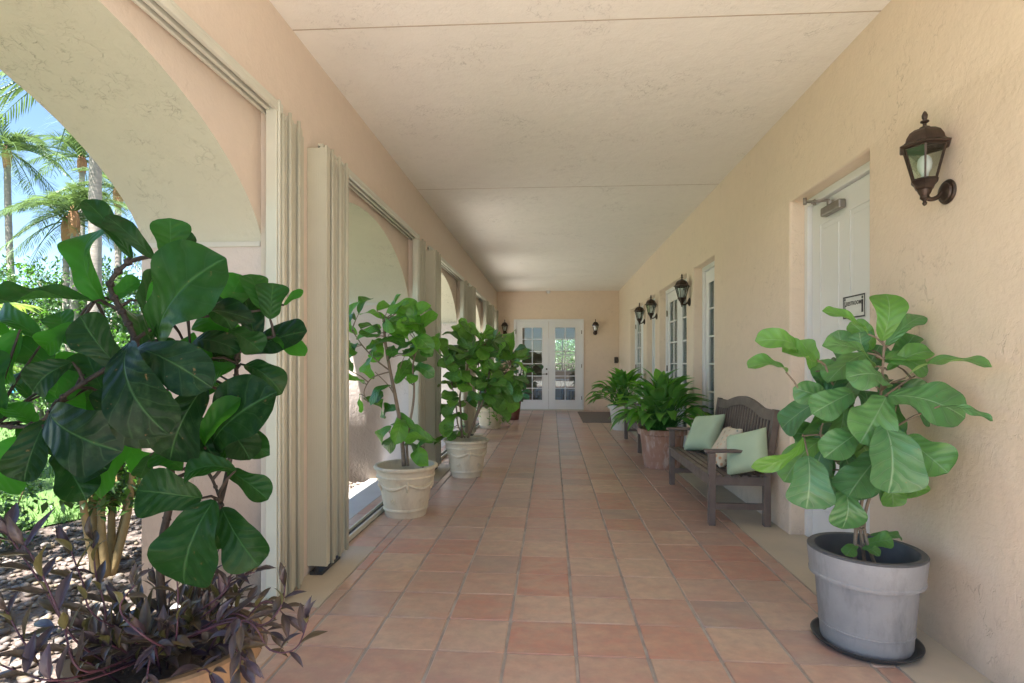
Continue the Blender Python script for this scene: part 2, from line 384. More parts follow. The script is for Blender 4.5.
# ---- pebbles
def add_tone(o, vals, name='tone', dom='FACE'):
    a = o.data.attributes.new(name, 'FLOAT', dom); a.data.foreach_set('value', vals)
bm = nb(); tv = []; r = random.Random(11)
ico = bmesh.new(); bmesh.ops.create_icosphere(ico, subdivisions=1, radius=1); iv = [v.co.copy() for v in ico.verts]; iff = [[v.index for v in f.verts] for f in ico.faces]; ico.free()
for i in range(7500):
    y = r.uniform(.6, 8.5) if i < 6000 else r.uniform(8, 16); x = -2.14 - r.random() ** 1.6 * 2.1
    s = r.uniform(.010, .026); sx, sy, sz = s * r.uniform(.8, 1.5), s * r.uniform(.8, 1.3), s * r.uniform(.45, .8); a = r.uniform(0, PI); c, q = math.cos(a), math.sin(a)
    vs = [bm.verts.new((x + (v.x * sx * c - v.y * sy * q), y + (v.x * sx * q + v.y * sy * c), -.055 + r.uniform(0, .001) + sz * (.6 + v.z))) for v in iv]
    t = r.random()
    for f in iff: bm.faces.new([vs[k] for k in f]); tv.append(t)
o = obj('pebbles', bm, M['pebble'], smooth=True); add_tone(o, tv); tag(o, 'mixed tan and grey pebbles strewn along the arcade outside', 'pebbles', kind='stuff')

# ---- floor: grout bed + tiles
GX, GY = .016, .007
bm = nb()
box(bm, -1.76, 1.545, YF, YE, -.10, -.006)
fl = nb()
cols = [(.1114 + .33 * k, .1114 + .33 * (k + 1)) for k in range(-4, 4)]
cols = [(-1.29, -1.2086)] + cols + [(1.4314, 1.54)]
rows = [2.61 + .328 * k for k in range(-9, 42)]
t1, t2 = [], []; r = random.Random(5)
def tile(x0, x1, y0, y1):
    if y0 < YF: return
    y1 = min(y1, YE)
    if y1 - y0 < .03: return
    gx, gy = GX / 2, GY / 2; j = lambda: r.uniform(-.0022, .0022)
    tl = r.uniform(-.0015, .0015); ty = r.uniform(-.0018, .0018)
    cs = ((x0 + gx + j(), y0 + gy + j()), (x1 - gx + j(), y0 + gy + j()), (x1 - gx + j(), y1 - gy + j()), (x0 + gx + j(), y1 - gy + j()))
    cx, cy = (x0 + x1) / 2, (y0 + y1) / 2; rings = []
    for ins, z in ((0, -.008), (.0, -.002), (.0018, -.0004), (.005, 0)):
        q = []
        for (x, y) in cs:
            sx = 1 if x > cx else -1; sy = 1 if y > cy else -1
            # rounded corner: two points
            for (ax, ay) in (((ins + .006), ins), (ins, (ins + .006))):
                q.append((x - sx * ax, y - sy * ay, z + tl * sx * .5 + ty * sy * .5))
        order = [0, 1, 3, 2, 4, 5, 7, 6]
        order = [1, 0, 2, 3, 5, 4, 6, 7]
        rings.append([fl.verts.new(q[k]) for k in order])
    a, b = r.random(), r.random(); n0 = len(fl.faces)
    for r0, r1 in zip(rings, rings[1:]):
        for k in range(8):
            f = fl.faces.new((r0[k], r0[(k + 1) % 8], r1[(k + 1) % 8], r1[k])); f.smooth = True; t1.append(a); t2.append(b)
    fl.faces.new(rings[-1]); t1.append(a); t2.append(b)
for y0, y1 in zip(rows, rows[1:]):
    for (x0, x1) in cols: tile(x0, x1, y0, y1)
for k in range(5):
    a, b = .34 + PER * k + .40, 3.02 + PER * k
    b = min(b, 15.4)
    for y0, y1 in zip(rows, rows[1:]):
        y0, y1 = max(y0, a), min(y1, b)
        if y1 - y0 > .05:
            tile(-1.53, -1.29, y0, y1); tile(-1.75, -1.60, y0, y1)
struct('floor_bed', bm, M['grout'])
o = struct('floor', fl, M['tile']); add_tone(o, t1); add_tone(o, t2, 'tone2')
# beige concrete margins
bm = nb(); box(bm, 1.545, XR + .25, YF, YE, -.10, -.001)
for k in range(-1, 5):
    y0, y1 = (3.02 + PER * k, .34 + PER * (k + 1) + .40)
    y0 = max(y0, YF); y1 = min(y1, YE)
    if y1 > y0: box(bm, XO + .3, -1.294, y0, y1, -.009, .0015)
struct('concrete_margin', bm, M['concrete'])
bm = nb(); box(bm, -2.12, -1.755, YF, YE, -.12, -.004); struct('sill_strip', bm, M['sill'])
# ---- ceiling + joint lines
bm = nb(); box(bm, XO - .35, XR + .3, YF, YE + .3, ZC, ZC + .18); struct('ceiling', bm, M['ceil'])
bm = nb()
obox(bm, (XL + .002, 3.27, ZC - .0017), (XR - .002, 3.33, ZC - .0017), .007, .0024)
obox(bm, (XL + .002, 6.4, ZC - .0017), (XR - .002, 6.44, ZC - .0017), .0035, .0024)
struct('ceiling_joint', bm, M['seam'])

# ================================================================ ARCADE WALL (left)
def arch_z(u):                      # u in -1..1, height of the arch above the springing
    R = (1.45 ** 2 + .66 ** 2) / 1.32
    return .5 * (.66 * math.sqrt(max(0, 1 - u * u)) + math.sqrt(R * R - (1.45 * u) ** 2) - (R - .66))
aw = thing('arcade_wall', 'peach stucco wall of arches along the left of the walkway', 'arcade wall', (XO, YF, 0))
def rel(bm, o=aw):
    bmesh.ops.translate(bm, verts=bm.verts, vec=-Vector(o.location)); return bm
holes = [(.14 + PER * k, 3.095 + PER * k) for k in range(4)] + [(.14 + PER * 4, 15.45)]
inner = [(.34 + PER * k, 3.09 + PER * k) for k in range(4)] + [(.34 + PER * 4, 15.40)]
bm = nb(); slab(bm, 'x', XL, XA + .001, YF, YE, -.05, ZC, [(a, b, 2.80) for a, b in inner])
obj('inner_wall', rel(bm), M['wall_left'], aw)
# arch slab: face (peach), intrados and jambs (cream)
bm = nb(); zs, NSEG = 2.05, 28
for a, b in holes:
    c = (a + b) / 2; hw = (b - a) / 2
    pts = [(a, -.1), (a, zs)] + [(c - hw * math.cos(PI * i / NSEG), zs + arch_z(-math.cos(PI * i / NSEG))) for i in range(1, NSEG)] + [(b, zs), (b, -.1)]
    for (y0, z0), (y1, z1) in zip(pts, pts[1:]):
        f = bm.faces.new([bm.verts.new(p) for p in ((XA, y0, z0), (XA, y1, z1), (XO, y1, z1), (XO, y0, z0))]); f.material_index = 1 if y1 > y0 + 1e-4 else 2
        if y1 > y0:
            for X in (XA, XO):
                f = bm.faces.new([bm.verts.new(p) for p in ((X, y0, z0), (X, y1, z1), (X, y1, ZC), (X, y0, ZC))])
y = YF
for a, b in holes + [(YE, YE)]:
    for X in (XA, XO):
        if a > y: bm.faces.new([bm.verts.new(p) for p in ((X, y, -.1), (X, a, -.1), (X, a, ZC), (X, y, ZC))])
    y = b
bm.faces.new([bm.verts.new(p) for p in ((XA, YF, -.1), (XO, YF, -.1), (XO, YF, ZC), (XA, YF, ZC))])
bmesh.ops.remove_doubles(bm, verts=bm.verts, dist=1e-4); bmesh.ops.recalc_face_normals(bm, faces=bm.faces)
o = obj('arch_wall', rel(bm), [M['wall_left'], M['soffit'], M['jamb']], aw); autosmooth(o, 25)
for a, b in holes:                                   # impost band on each jamb
    for y, sgn in ((b, -1), (a, 1)):
        bm = nb(); y0, y1 = sorted((y, y + sgn * .010)); box(bm, XO + .003, XA - .003, y0, y1, zs - .03, zs, bev=.003)
        obj('impost', rel(bm), M['plaster'], aw)
# parapet / roof
bm = nb(); box(bm, XO - .35, XR + 6, YF, YE + 6, ZC + .18, ZC + .5); obj('roof', rel(bm), M['roof'], aw)

# ================================================================ SIDE WALL (right) with doors
sw = thing('side_wall', 'long peach stucco wall on the right with white doors set into it', 'house wall', (XR, YF, 0))
D = [(3.46, 4.56, 2.62), (6.63, 7.57, 2.6), (7.97, 9.96, 2.6), (10.35, 11.28, 2.6), (11.68, 13.6, 2.6)]
XW = XR + .42; bm = nb(); slab(bm, 'x', XR, XW, YF, YE, -.05, ZC, [(a, b, h) for a, b, h in D])
es = [e for e in bm.edges if all(abs(v.co.x - XR) < 1e-4 for v in e.verts) and len(e.link_faces) == 2 and abs(e.calc_face_angle() - PI / 2) < .1 and all(YF + .01 < v.co.y < YE - .01 for v in e.verts) and all(v.co.z < 3 for v in e.verts) and not all(v.co.z < 0 for v in e.verts)]
bmesh.ops.bevel(bm, geom=es, offset=.018, segments=3, profile=.5, affect='EDGES')
o = obj('wall_surface', rel(bm, sw), M['wall'], sw); autosmooth(o, 40)
def sidebm(bm): return rel(bm, sw)
def glazed_leaf(bm, gl, X, y0, y1, z0, z1, cols=2, rows=6, st=.13, bot=.26, top=.15):
    """door leaf in plane X (front face), thickness .045; returns glass rect"""
    T = .045
    box(bm, X, X + T, y0, y0 + st, z0, z1, bev=.004); box(bm, X, X + T, y1 - st, y1, z0, z1, bev=.004)
    box(bm, X + .001, X + T - .001, y0 + st, y1 - st, z0, z0 + bot); box(bm, X + .001, X + T - .001, y0 + st, y1 - st, z1 - top, z1)
    ga, gb, gc, gd = y0 + st, y1 - st, z0 + bot, z1 - top
    for (p, q) in ((ga, ga + .02), (gb - .02, gb)): box(bm, X - .010, X + .004, p, q, gc, gd, bev=.003)
    for (p, q) in ((gc, gc + .02), (gd - .02, gd)): box(bm, X - .010, X + .004, ga + .02, gb - .02, p, q, bev=.003)
    for i in range(1, cols):
        y = ga + (gb - ga) * i / cols; box(bm, X - .004, X + .012, y - .011, y + .011, gc, gd)
    for i in range(1, rows):
        z = gc + (gd - gc) * i / rows; box(bm, X - .005, X + .011, ga, gb, z - .011, z + .011)
    box(gl, X + .018, X + .022, ga, gb, gc, gd)
def door_frame(X, a, b, h, w=.055, dp=.09):
    bm = nb()
    for (y0, y1) in ((a, a + w), (b - w, b)):
        box(bm, X - .02, X + dp, y0, y1, 0, h, bev=.004)
        m = (y0 + y1) / 2
    box(bm, X - .02, X + dp, a + w, b - w, h - w, h, bev=.004)
    return bm
XD = XR + .13
for i, (a, b, h) in enumerate(D):
    obj('door_frame', sidebm(door_frame(XD, a, b, h)), M['white'], sw)
    if i == 0: continue
    dbl = (b - a) > 1.3
    spans = [(a + .06, (a + b) / 2 - .002), ((a + b) / 2 + .002, b - .06)] if dbl else [(a + .06, b - .06)]
    for j, (p, q) in enumerate(spans):
        bm, gl = nb(), nb()
        glazed_leaf(bm, gl, XD + .01, p, q, .02, h - .06, 2, 6, .16)
        d = obj('door', sidebm(bm), M['white'], sw)
        obj('pane', sidebm(gl), M['glass'], d)
        if dbl:
            for z in (.35, 1.25, 2.2):
                hg = nb(); yy = a + .06 if j == 0 else b - .06
                tube(hg, [(XD - .006, yy, z - .05), (XD - .006, yy, z + .05)], .011, 8); obj('hinge', sidebm(hg), M['brass'], d)
            if j == 1:
                hd = nb(); yy = p + .07
                lathe(hd, [(0, 0), (.028, 0), (.028, .01), (0, .012)], 16)
                bmesh.ops.rotate(hd, verts=hd.verts, matrix=Matrix.Rotation(-PI / 2, 3, 'Y')); bmesh.ops.translate(hd, verts=hd.verts, vec=(XD + .01, yy, 1.02))
                tube(hd, [(XD - .03, yy, 1.02), (XD - .035, yy + .11, 1.02)], .009, 8); tube(hd, [(XD + .01, yy, 1.02), (XD - .034, yy, 1.02)], .009, 8)
                obj('handle', sidebm(hd), M['brass'], d)
    bl = nb()
    n = int((b - a - .12) / .09)
    for k in range(n):                       # vertical blind slats behind the glass
        y0 = a + .06 + (b - a - .12) * k / n; obox(bl, (XD + .115 + (k % 2) * .006, y0 + .045, .05), (XD + .115 + (k % 2) * .006, y0 + .045, h - .07), .004, .088, up=Vector((0, 1, 0)))
    obj('blind', sidebm(bl), M['drape'], sw)
    bk = nb(); box(bk, XD + .2, XD + .21, a, b, 0, h); obj('door_backing', sidebm(bk), M['roomwall'], sw)
# near door: white panelled leaf, closer, sign
a, b, h = D[0]
bm = nb(); X = XD + .015; y0, y1, z0, z1 = a + .06, b - .06, .02, h - .06
box(bm, X + .006, X + .045, y0, y1, z0, z1)
st = .13; ym = (y0 + y1) / 2
zr = [(z0, z0 + .24), (z0 + 1.02, z0 + 1.18 + .1), (z1 - .17, z1)]
for (p, q) in ((y0, y0 + st), (ym - .06, ym + .06), (y1 - st, y1)): box(bm, X, X + .0055, p, q, z0, z1)
for (p, q) in zr:
    for (u, v) in ((y0 + st, ym - .06), (ym + .06, y1 - st)): box(bm, X + .0002, X + .0055, u, v, p, q)
for (zb, zt) in ((zr[0][1], zr[1][0]), (zr[1][1], zr[2][0])):
    for (u, v) in ((y0 + st, ym - .06), (ym + .06, y1 - st)):
        vs = box(bm, X + .001, X + .007, u + .035, v - .035, zb + .035, zt - .035, bev=.005)
door = obj('door', sidebm(bm), M['white'], sw); door['label'] = 'white panelled door with a closer and a small restroom sign'
bm = nb()                                           # door closer: body + two-piece arm + bracket
yc = y1 - .36
box(bm, X - .055, X - .002, yc - .15, yc + .12, z1 - .14, z1 - .075, bev=.012)
lathe(bm, [(0, 0), (.022, 0), (.022, .03), (0, .03)], 14, (X - .03, yc + .02, z1 - .075))
tube(bm, [(X - .03, yc + .02, z1 - .04), (X - .17, yc + .10, z1 - .03)], .009, 6)
tube(bm, [(X - .17, yc + .10, z1 - .03), (X - .03, yc + .26, z1 + .015)], .009, 6)
tube(bm, [(X - .17, yc + .10, z1 - .05), (X - .17, yc + .10, z1 + .0)], .012, 6)
tube(bm, [(X - .03, yc + .26, z1 - .01), (X - .03, yc + .26, z1 + .03)], .012, 6)
box(bm, X - .04, X - .02, yc + .23, yc + .29, z1 + .005, z1 + .03)
obj('door_closer', sidebm(bm), M['nickel'], door)
bm = nb()                                           # sign plate
sy, sz, sw_, sh = ym - .12, 1.73, .27, .15
M['signwhite'] = mottled('white sign', (.78, .79, .76), (.74, .75, .72), 5, .4, 0); M['signblack'] = mottled('black sign print', (.03, .03, .035), (.04, .04, .045), 5, .5, 0)
box(bm, X - .006, X - .0005, sy - sw_ / 2, sy + sw_ / 2, sz - sh / 2, sz + sh / 2)
for (p, q, u, v) in ((-.5, .5, -.5, -.44), (-.5, .5, .44, .5), (-.5, -.475, -.44, .44), (.475, .5, -.44, .44)):
    box(bm, X - .0085, X - .0062, sy + p * sw_, sy + q * sw_, sz + u * sh, sz + v * sh, 1)
def disc(y, z, r0, r1, n=20):
    o0 = [bm.verts.new((X - .0075, y + r0 * math.cos(2 * PI * k / n), z + r0 * math.sin(2 * PI * k / n))) for k in range(n)]
    o1 = [bm.verts.new((X - .0075, y + r1 * math.cos(2 * PI * k / n), z + r1 * math.sin(2 * PI * k / n))) for k in range(n)]
    for k in range(n):
        f = bm.faces.new((o0[k], o0[(k + 1) % n], o1[(k + 1) % n], o1[k])); f.material_index = 1
disc(sy + .112, sz - .030, .016, .025)               # wheelchair-like symbol: wheel, back, head
box(bm, X - .0085, X - .0062, sy + .108, sy + .116, sz - .005, sz + .042, 1); box(bm, X - .0085, X - .0062, sy + .092, sy + .108, sz + .008, sz + .016, 1); disc(sy + .112, sz + .055, .0005, .010)
disc(sy - .105, sz + .052, .0005, .010); box(bm, X - .0085, X - .0062, sy - .114, sy - .096, sz - .045, sz + .038, 1)
fc = bpy.data.curves.new('lettering', 'FONT'); fc.body = 'RESTROOM'; fc.size = .036; fc.align_x = 'CENTER'; fc.offset = .0009
fo = bpy.data.objects.new('lettering', fc); C.objects.link(fo)
me = bpy.data.meshes.new_from_object(fo); bpy.data.objects.remove(fo)
me.transform(Matrix.Translation((X - .0078, sy, sz + .012)) @ Matrix(((0, 0, -1, 0), (-1, 0, 0, 0), (0, 1, 0, 0), (0, 0, 0, 1))))
n0 = len(bm.faces); bm.from_mesh(me); bm.faces.ensure_lookup_table()
for f in bm.faces[n0:]: f.material_index = 1
obj('door_sign', sidebm(bm), [M['signwhite'], M['signblack']], door)
bk = nb(); box(bk, XD + .2, XD + .21, a, b, 0, h); obj('door_backing', sidebm(bk), M['roomwall'], sw)

# ================================================================ END WALL with the French doors and the room behind
ew = thing('end_wall', 'peach stucco wall closing the far end of the walkway', 'house wall', (0, YE, 0))
def erel(bm): return rel(bm, ew)
ea, eb, eh = -1.08, .89, 2.57
bm = nb()
slab(bm, 'y', YE, YE + .25, XO, XR + .42, -.05, ZC, [(ea, eb, eh)])
obj('wall_surface', erel(bm), M['wall'], ew)
def rotswap(bm):  # built with X as depth, Y as width -> turn to face -Y
    for v in bm.verts: v.co = Vector((v.co.y, v.co.x, v.co.z))
    bmesh.ops.reverse_faces(bm, faces=bm.faces); return bm
bm = door_frame(YE - .005, ea, eb, eh, .06, .1); obj('door_frame', erel(rotswap(bm)), M['white'], ew)
em = (ea + eb) / 2
for j, (p, q) in enumerate(((ea + .06, em - .003), (em + .003, eb - .06))):
    bm, gl = nb(), nb(); glazed_leaf(bm, gl, YE + .02, p, q, .03, eh - .06, 2, 6, .165, .24, .16)
    d = obj('door', erel(rotswap(bm)), M['white'], ew); obj('pane', erel(rotswap(gl)), M['glass'], d)
    if j == 0:
        hd = nb(); yy = q - .055
        for z, r_ in ((1.02, .028), (1.16, .024)):
            tube(hd, [(yy, YE + .02, z), (yy, YE - .01, z)], r_, 16)
        tube(hd, [(yy, YE - .01, 1.02), (yy, YE - .04, 1.02), (yy - .12, YE - .045, 1.02)], .009, 8)
        obj('handle', erel(hd), M['plastic'], d)
    for z in (.35, 1.25, 2.2):
        hg = nb(); xx = ea + .06 if j == 0 else eb - .06
        tube(hg, [(xx, YE - .03, z - .05), (xx, YE - .03, z + .05)], .010, 8); obj('hinge', erel(hg), M['brass'], d)
bm = nb(); box(bm, ea, eb, YE - .06, YE + .12, .0, .028, bev=.004); obj('threshold', erel(bm), M['track'], ew)
# dining room seen through the panes
rx0, rx1, ry1 = -2.8, 3.4, YE + 6
wx0, wx1, wz0, wz1 = -.15, .95, 1.02, 2.25
bm = nb()
def inq(p, mi=0):
    f = bm.faces.new([bm.verts.new(q) for q in p]); f.material_index = mi
y0 = YE + .26
inq(((rx0, y0, .0), (rx1, y0, .0), (rx1, ry1, .0), (rx0, ry1, .0)), 1)
inq(((rx0, y0, 2.9), (rx1, y0, 2.9), (rx1, ry1, 2.9), (rx0, ry1, 2.9)))
inq(((rx0, y0, 0), (rx0, ry1, 0), (rx0, ry1, 2.9), (rx0, y0, 2.9))); inq(((rx1, y0, 0), (rx1, ry1, 0), (rx1, ry1, 2.9), (rx1, y0, 2.9)))
for (p, q, u, v) in ((rx0, wx0, 0, 2.9), (wx1, rx1, 0, 2.9), (wx0, wx1, 0, wz0), (wx0, wx1, wz1, 2.9)):
    inq(((p, ry1, u), (q, ry1, u), (q, ry1, v), (p, ry1, v)))
obj('inner_room', erel(bm), [M['roomwall'], M['roomfloor']], ew)
bm = nb()
for x in (wx0, (wx0 + wx1) / 2, wx1): box(bm, x - .025, x + .025, ry1 - .04, ry1 - .005, wz0, wz1)
for z in (wz0, (wz0 + wz1) / 2, wz1): box(bm, wx0, wx1, ry1 - .035, ry1 - .008, z - .02, z + .02)
obj('window_frame', erel(bm), M['white'], ew)
# round table and chairs inside, dim
tb = thing('dining_table', 'dark round table inside the room behind the French doors', 'table', (.35, YE + 3.2, 0))
bm = nb(); lathe(bm, [(0, .72), (.6, .72), (.62, .74), (.6, .76), (0, .76)], 32); obj('tabletop', bm, M['roomfloor'], tb)
bm = nb(); lathe(bm, [(0, 0), (.3, 0), (.28, .03), (.06, .08), (.05, .72), (0, .72)], 20); obj('pedestal', bm, M['roomfloor'], tb)
def small_chair(name, label, loc, rz):
    c = thing(name, label, 'chair', loc, rz)
    for sx in (-.19, .19):
        for sy in (-.19, .19):
            b_ = nb(); obox(b_, (sx, sy, 0), (sx, sy, .43), .035, .035); obj('leg', b_, M['roomfloor'], c)
    b_ = nb(); box(b_, -.22, .22, -.22, .22, .43, .48, bev=.01); obj('seat', b_, M['drape'], c)
    b_ = nb(); box(b_, -.21, .21, .18, .21, .48, 1.0, bev=.01); obj('backrest', b_, M['roomfloor'], c)
small_chair('dining_chair', 'dark chair left of the round table behind the glazed doors', (-.3, YE + 2.6, 0), PI)
small_chair('dining_chair', 'dark chair right of the round table behind the glazed doors', (.8, YE + 2.3, 0), PI * .9)

# ================================================================ SHUTTERS
def track(a, b, label):
    t = thing('shutter_track', label, 'shutter track', (XL, a, 0), 0, 'shutter tracks of the arches')
    z0, z1 = 2.768, 2.82
    bm = nb()
    for (x0, x1, zz0, zz1) in ((-.075, .035, z1 - .016, z1), (.012, .035, z0, z1 - .016), (-.032, -.012, z0, z1 - .016), (-.075, -.055, z0, z1 - .016)):
        box(bm, x0, x1, .002, b - a - .002, zz0, zz1, bev=.003)
    obj('header_track', bm, M['track'], t)
    bm = nb(); box(bm, -.052, .010, .01, b - a - .01, z1 - .026, z1 - .017); obj('track_slot', bm, M['gap'], t)
    bm = nb()
    box(bm, -.045, .035, .01, b - a - .01, .003, .020, bev=.003)
    box(bm, .018, .035, .01, b - a - .01, .0205, .045, bev=.003); box(bm, -.045, -.030, .01, b - a - .01, .0205, .045, bev=.003)
    obj('sill_track', bm, M['track'], t)
    bm = nb(); box(bm, -.0295, .0175, .012, b - a - .012, .0202, .0235); obj('track_slot', bm, M['gap'], t)
    return t
def stack(name, label, a, length, nb_, front=True, post=True):
    """folded accordion shutter, blades folded across the track, a..a+length along the wall"""
    t = thing(name, label, 'accordion shutter', (XL, a, 0), 0, 'folded accordion shutters')
    z0, z1 = (.06, 2.70) if front else (.03, 2.74)
    def blade_mesh(y, x0, x1, zt):
        bm = nb()                            # fluted blade: zigzag section with ribs
        n = 7; pts = []
        for k in range(n + 1):
            x = x0 + (x1 - x0) * k / n
            pts.append((x, y + (.0015 if k % 2 else 0)))
        th = .007
        for (pa, qa), (pb, qb) in zip(pts, pts[1:]):
            box2 = [(pa, qa), (pb, qb), (pb, qb + th), (pa, qa + th)]
            lo = [bm.verts.new((x, yy, z0)) for x, yy in box2]; hi = [bm.verts.new((x, yy, zt)) for x, yy in box2]
            bm.faces.new(lo[::-1]); bm.faces.new(hi)
            for i in range(4): bm.faces.new((lo[i], lo[(i + 1) % 4], hi[(i + 1) % 4], hi[i]))
        return bm
    def knuckle(bm, x, y, zt, r_=.011):
        tube(bm, [(x, y, z0 - .012), (x, y, zt + .018)], r_, 10)
    for k in range(nb_):
        y = .02 + (length - .04) * k / (nb_ - 1)
        zt = z1 + (.03 if k % 2 else .0)
        x0, x1 = (.02 if front else .004), (.112 if front else .046) + (.014 if k % 2 else 0)
        bm = blade_mesh(y, x0, x1, zt); knuckle(bm, x1, y + .006, zt)
        # hook lip turned back along the stack
        box(bm, x1 - .006, x1 + .004, y + .012, y + min(.042, length / nb_ * .8), z0, zt - .01)
        o = obj('blade', bm, M['shutter'], t)
    if front:
        bm = nb(); box(bm, .003, .118, -.012, -.001, .06, 2.725); box(bm, .1185, .130, -.012, .045, .06, 2.74, bev=.002)
        for q in range(9): box(bm, .010 + q * .0118, .013 + q * .0118, -.0135, -.0122, .06, 2.72)
        obj('starter_strip', bm, M['shutter'], t)
        bm = nb(); box(bm, .02, .10, -.01, .30, .003, .022); tube(bm, [(.06, .0, .02), (.06, .0, .065)], .012, 8); tube(bm, [(.06, .28, .02), (.06, .28, .065)], .012, 8); obj('floor_bracket', bm, M['gap'], t)
    if post:
        bm = nb(); box(bm, -.035, .028, -.012, -.001, .012, 2.825, bev=.002); box(bm, .028, .040, -.003, .018, .012, 2.83, bev=.003); box(bm, -.035, -.022, -.001, .05, .012, 2.67)
        obj('jamb_post', bm, M['track'], t)
    return t
ordn = ['nearest', 'second', 'third', 'fourth', 'fifth']
for k, (a, b) in enumerate(inner):
    track(a, b, f'pale metal shutter rails at head and sill of the {ordn[k]} arch opening')
    if k > 0: stack('accordion_shutter', f'ivory folded shutter stacked at the near side of the {ordn[k]} arch opening', a - .16, .36, 6, True, False)
    stack('accordion_shutter', f'ivory folded shutter stacked at the far side of the {ordn[k]} arch opening', b - .055, .26, 5, False, True)

# ================================================================ LANTERNS (origin on the wall, arm towards -X)
def lantern(label, loc, rz, group='wall lanterns'):
    t = thing('wall_lantern', label, 'wall lantern', loc, rz, group)
    bm = nb(); lathe(bm, [(0, .0), (.062, .0), (.066, .006), (.060, .014), (.050, .016), (.046, .024), (.034, .030), (.02, .036), (0, .038)], 32)
    bmesh.ops.rotate(bm, verts=bm.verts, matrix=Matrix.Rotation(-PI / 2, 3, 'Y')); autosmooth(obj('backplate', bm, M['bronze'], t))
    bm = nb(); tube(bm, smooth_curve([(-.03, 0, 0), (-.055, 0, -.028), (-.09, 0, -.038), (-.112, 0, -.02), (-.118, 0, .0)]), .012, 12); obj('arm', bm, M['bronze'], t)
    cx = -.118; k6 = lambda r_, z, ph=0: [Vector((cx + r_ * math.cos(PI / 3 * k + ph), r_ * math.sin(PI / 3 * k + ph), z)) for k in range(6)]
    bm = nb()   # lower cup + finial
    lathe(bm, [(0, -.075), (.008, -.068), (.012, -.058), (.007, -.050), (.010, -.044), (.022, -.032), (.020, -.018), (.028, -.004), (.034, .012)], 20, (cx, 0, 0))
    lathe(bm, [(.034, .012), (.046, .022), (.052, .040), (.062, .052), (.068, .060), (.060, .066), (0, .066)], 6, (cx, 0, 0))
    autosmooth(obj('lower_cup', bm, M['bronze'], t), 30)
    z0, z1 = .066, .235; r0, r1 = .056, .100
    lo, hi = k6(r0, z0), k6(r1, z1)
    bm = nb()
    for p, q in zip(lo, hi): obox(bm, p, q, .009, .009)
    for ring in (lo, hi):
        for k in range(6): obox(bm, ring[k], ring[(k + 1) % 6], .010, .008)
    cage = obj('cage', bm, M['bronze'], t)
    lo, hi = k6(r0 - .002, z0), k6(r1 - .002, z1); bm = nb()
    for k in range(6): bm.faces.new([bm.verts.new(p) for p in (lo[k], lo[(k + 1) % 6], hi[(k + 1) % 6], hi[k])])
    obj('glass_pane', bm, M['glass'], cage)
    bm = nb(); lathe(bm, [(.100, .236), (.122, .240), (.126, .248), (.108, .258), (.098, .268), (.092, .290), (.076, .318), (.052, .336), (.030, .343), (.022, .346), (0, .346)], 6, (cx, 0, 0)); lr = obj('roof', bm, M['bronze'], t)
    bm = nb(); lathe(bm, [(.022, .344), (.024, .350), (.009, .358), (.008, .370), (.020, .378), (.020, .384), (.008, .390), (.013, .402), (.014, .414), (.007, .432), (0, .440)], 16, (cx, 0, 0)); autosmooth(obj('finial', bm, M['bronze'], lr))
    bm = nb(); lathe(bm, [(.016, .066), (.018, .10), (.030, .125), (.034, .15), (.030, .178), (.018, .195), (0, .2)], 20, (cx, 0, 0)); autosmooth(obj('bulb', bm, M['bulb'], t))
    for s_ in (-.045, .045):
        pass
    return t
L0 = lantern('large bronze wall lantern nearest the camera, right of the panelled door', (XR, 2.79, 2.165), 0)
L0.scale = (.90, .90, .88)
dup(L0, (XR, 7.77, 2.175), 0, 'bronze lantern above the peace lily, nearest of the three farther along the right wall')
dup(L0, (XR, 10.16, 2.175), 0, 'bronze lantern in the middle of the three farther along the right wall')
dup(L0, (XR, 11.48, 2.175), 0, 'farthest bronze lantern on the right wall, beside the farthest double door')
dup(L0, (1.21, YE, 2.175), PI / 2, 'small looking dark lantern on the end wall right of the French doors')
dup(L0, (-1.33, YE, 2.175), PI / 2, 'small looking dark lantern on the end wall left of the French doors')
# keypad + camera
bm = nb(); box(bm, 1.74, 1.84, YE - .05, YE - .001, 1.33, 1.50, bev=.008); box(bm, 1.755, 1.825, YE - .055, YE - .0505, 1.42, 1.48)
tag(obj('wall_box', bm, M['plastic']), 'small dark box on the end wall near the right corner', 'wall box')
bm = nb(); lathe(bm, [(0, 0), (.06, 0), (.06, -.02), (.05, -.05), (.03, -.075), (0, -.082)], 20); o = autosmooth(obj('ceiling_sensor', bm, M['whiteplastic'])); o.location = (-.1, YE - .12, ZC - .001)
tag(o, 'small white sensor dome at the far end of the ceiling', 'ceiling sensor')
bm = nb(); box(bm, .69, 1.56, 12.6, 15.3, .002, .012, bev=.004); tag(obj('door_mat', bm, M['mat']), 'grey brown mat on the tiles in front of the end wall', 'door mat')

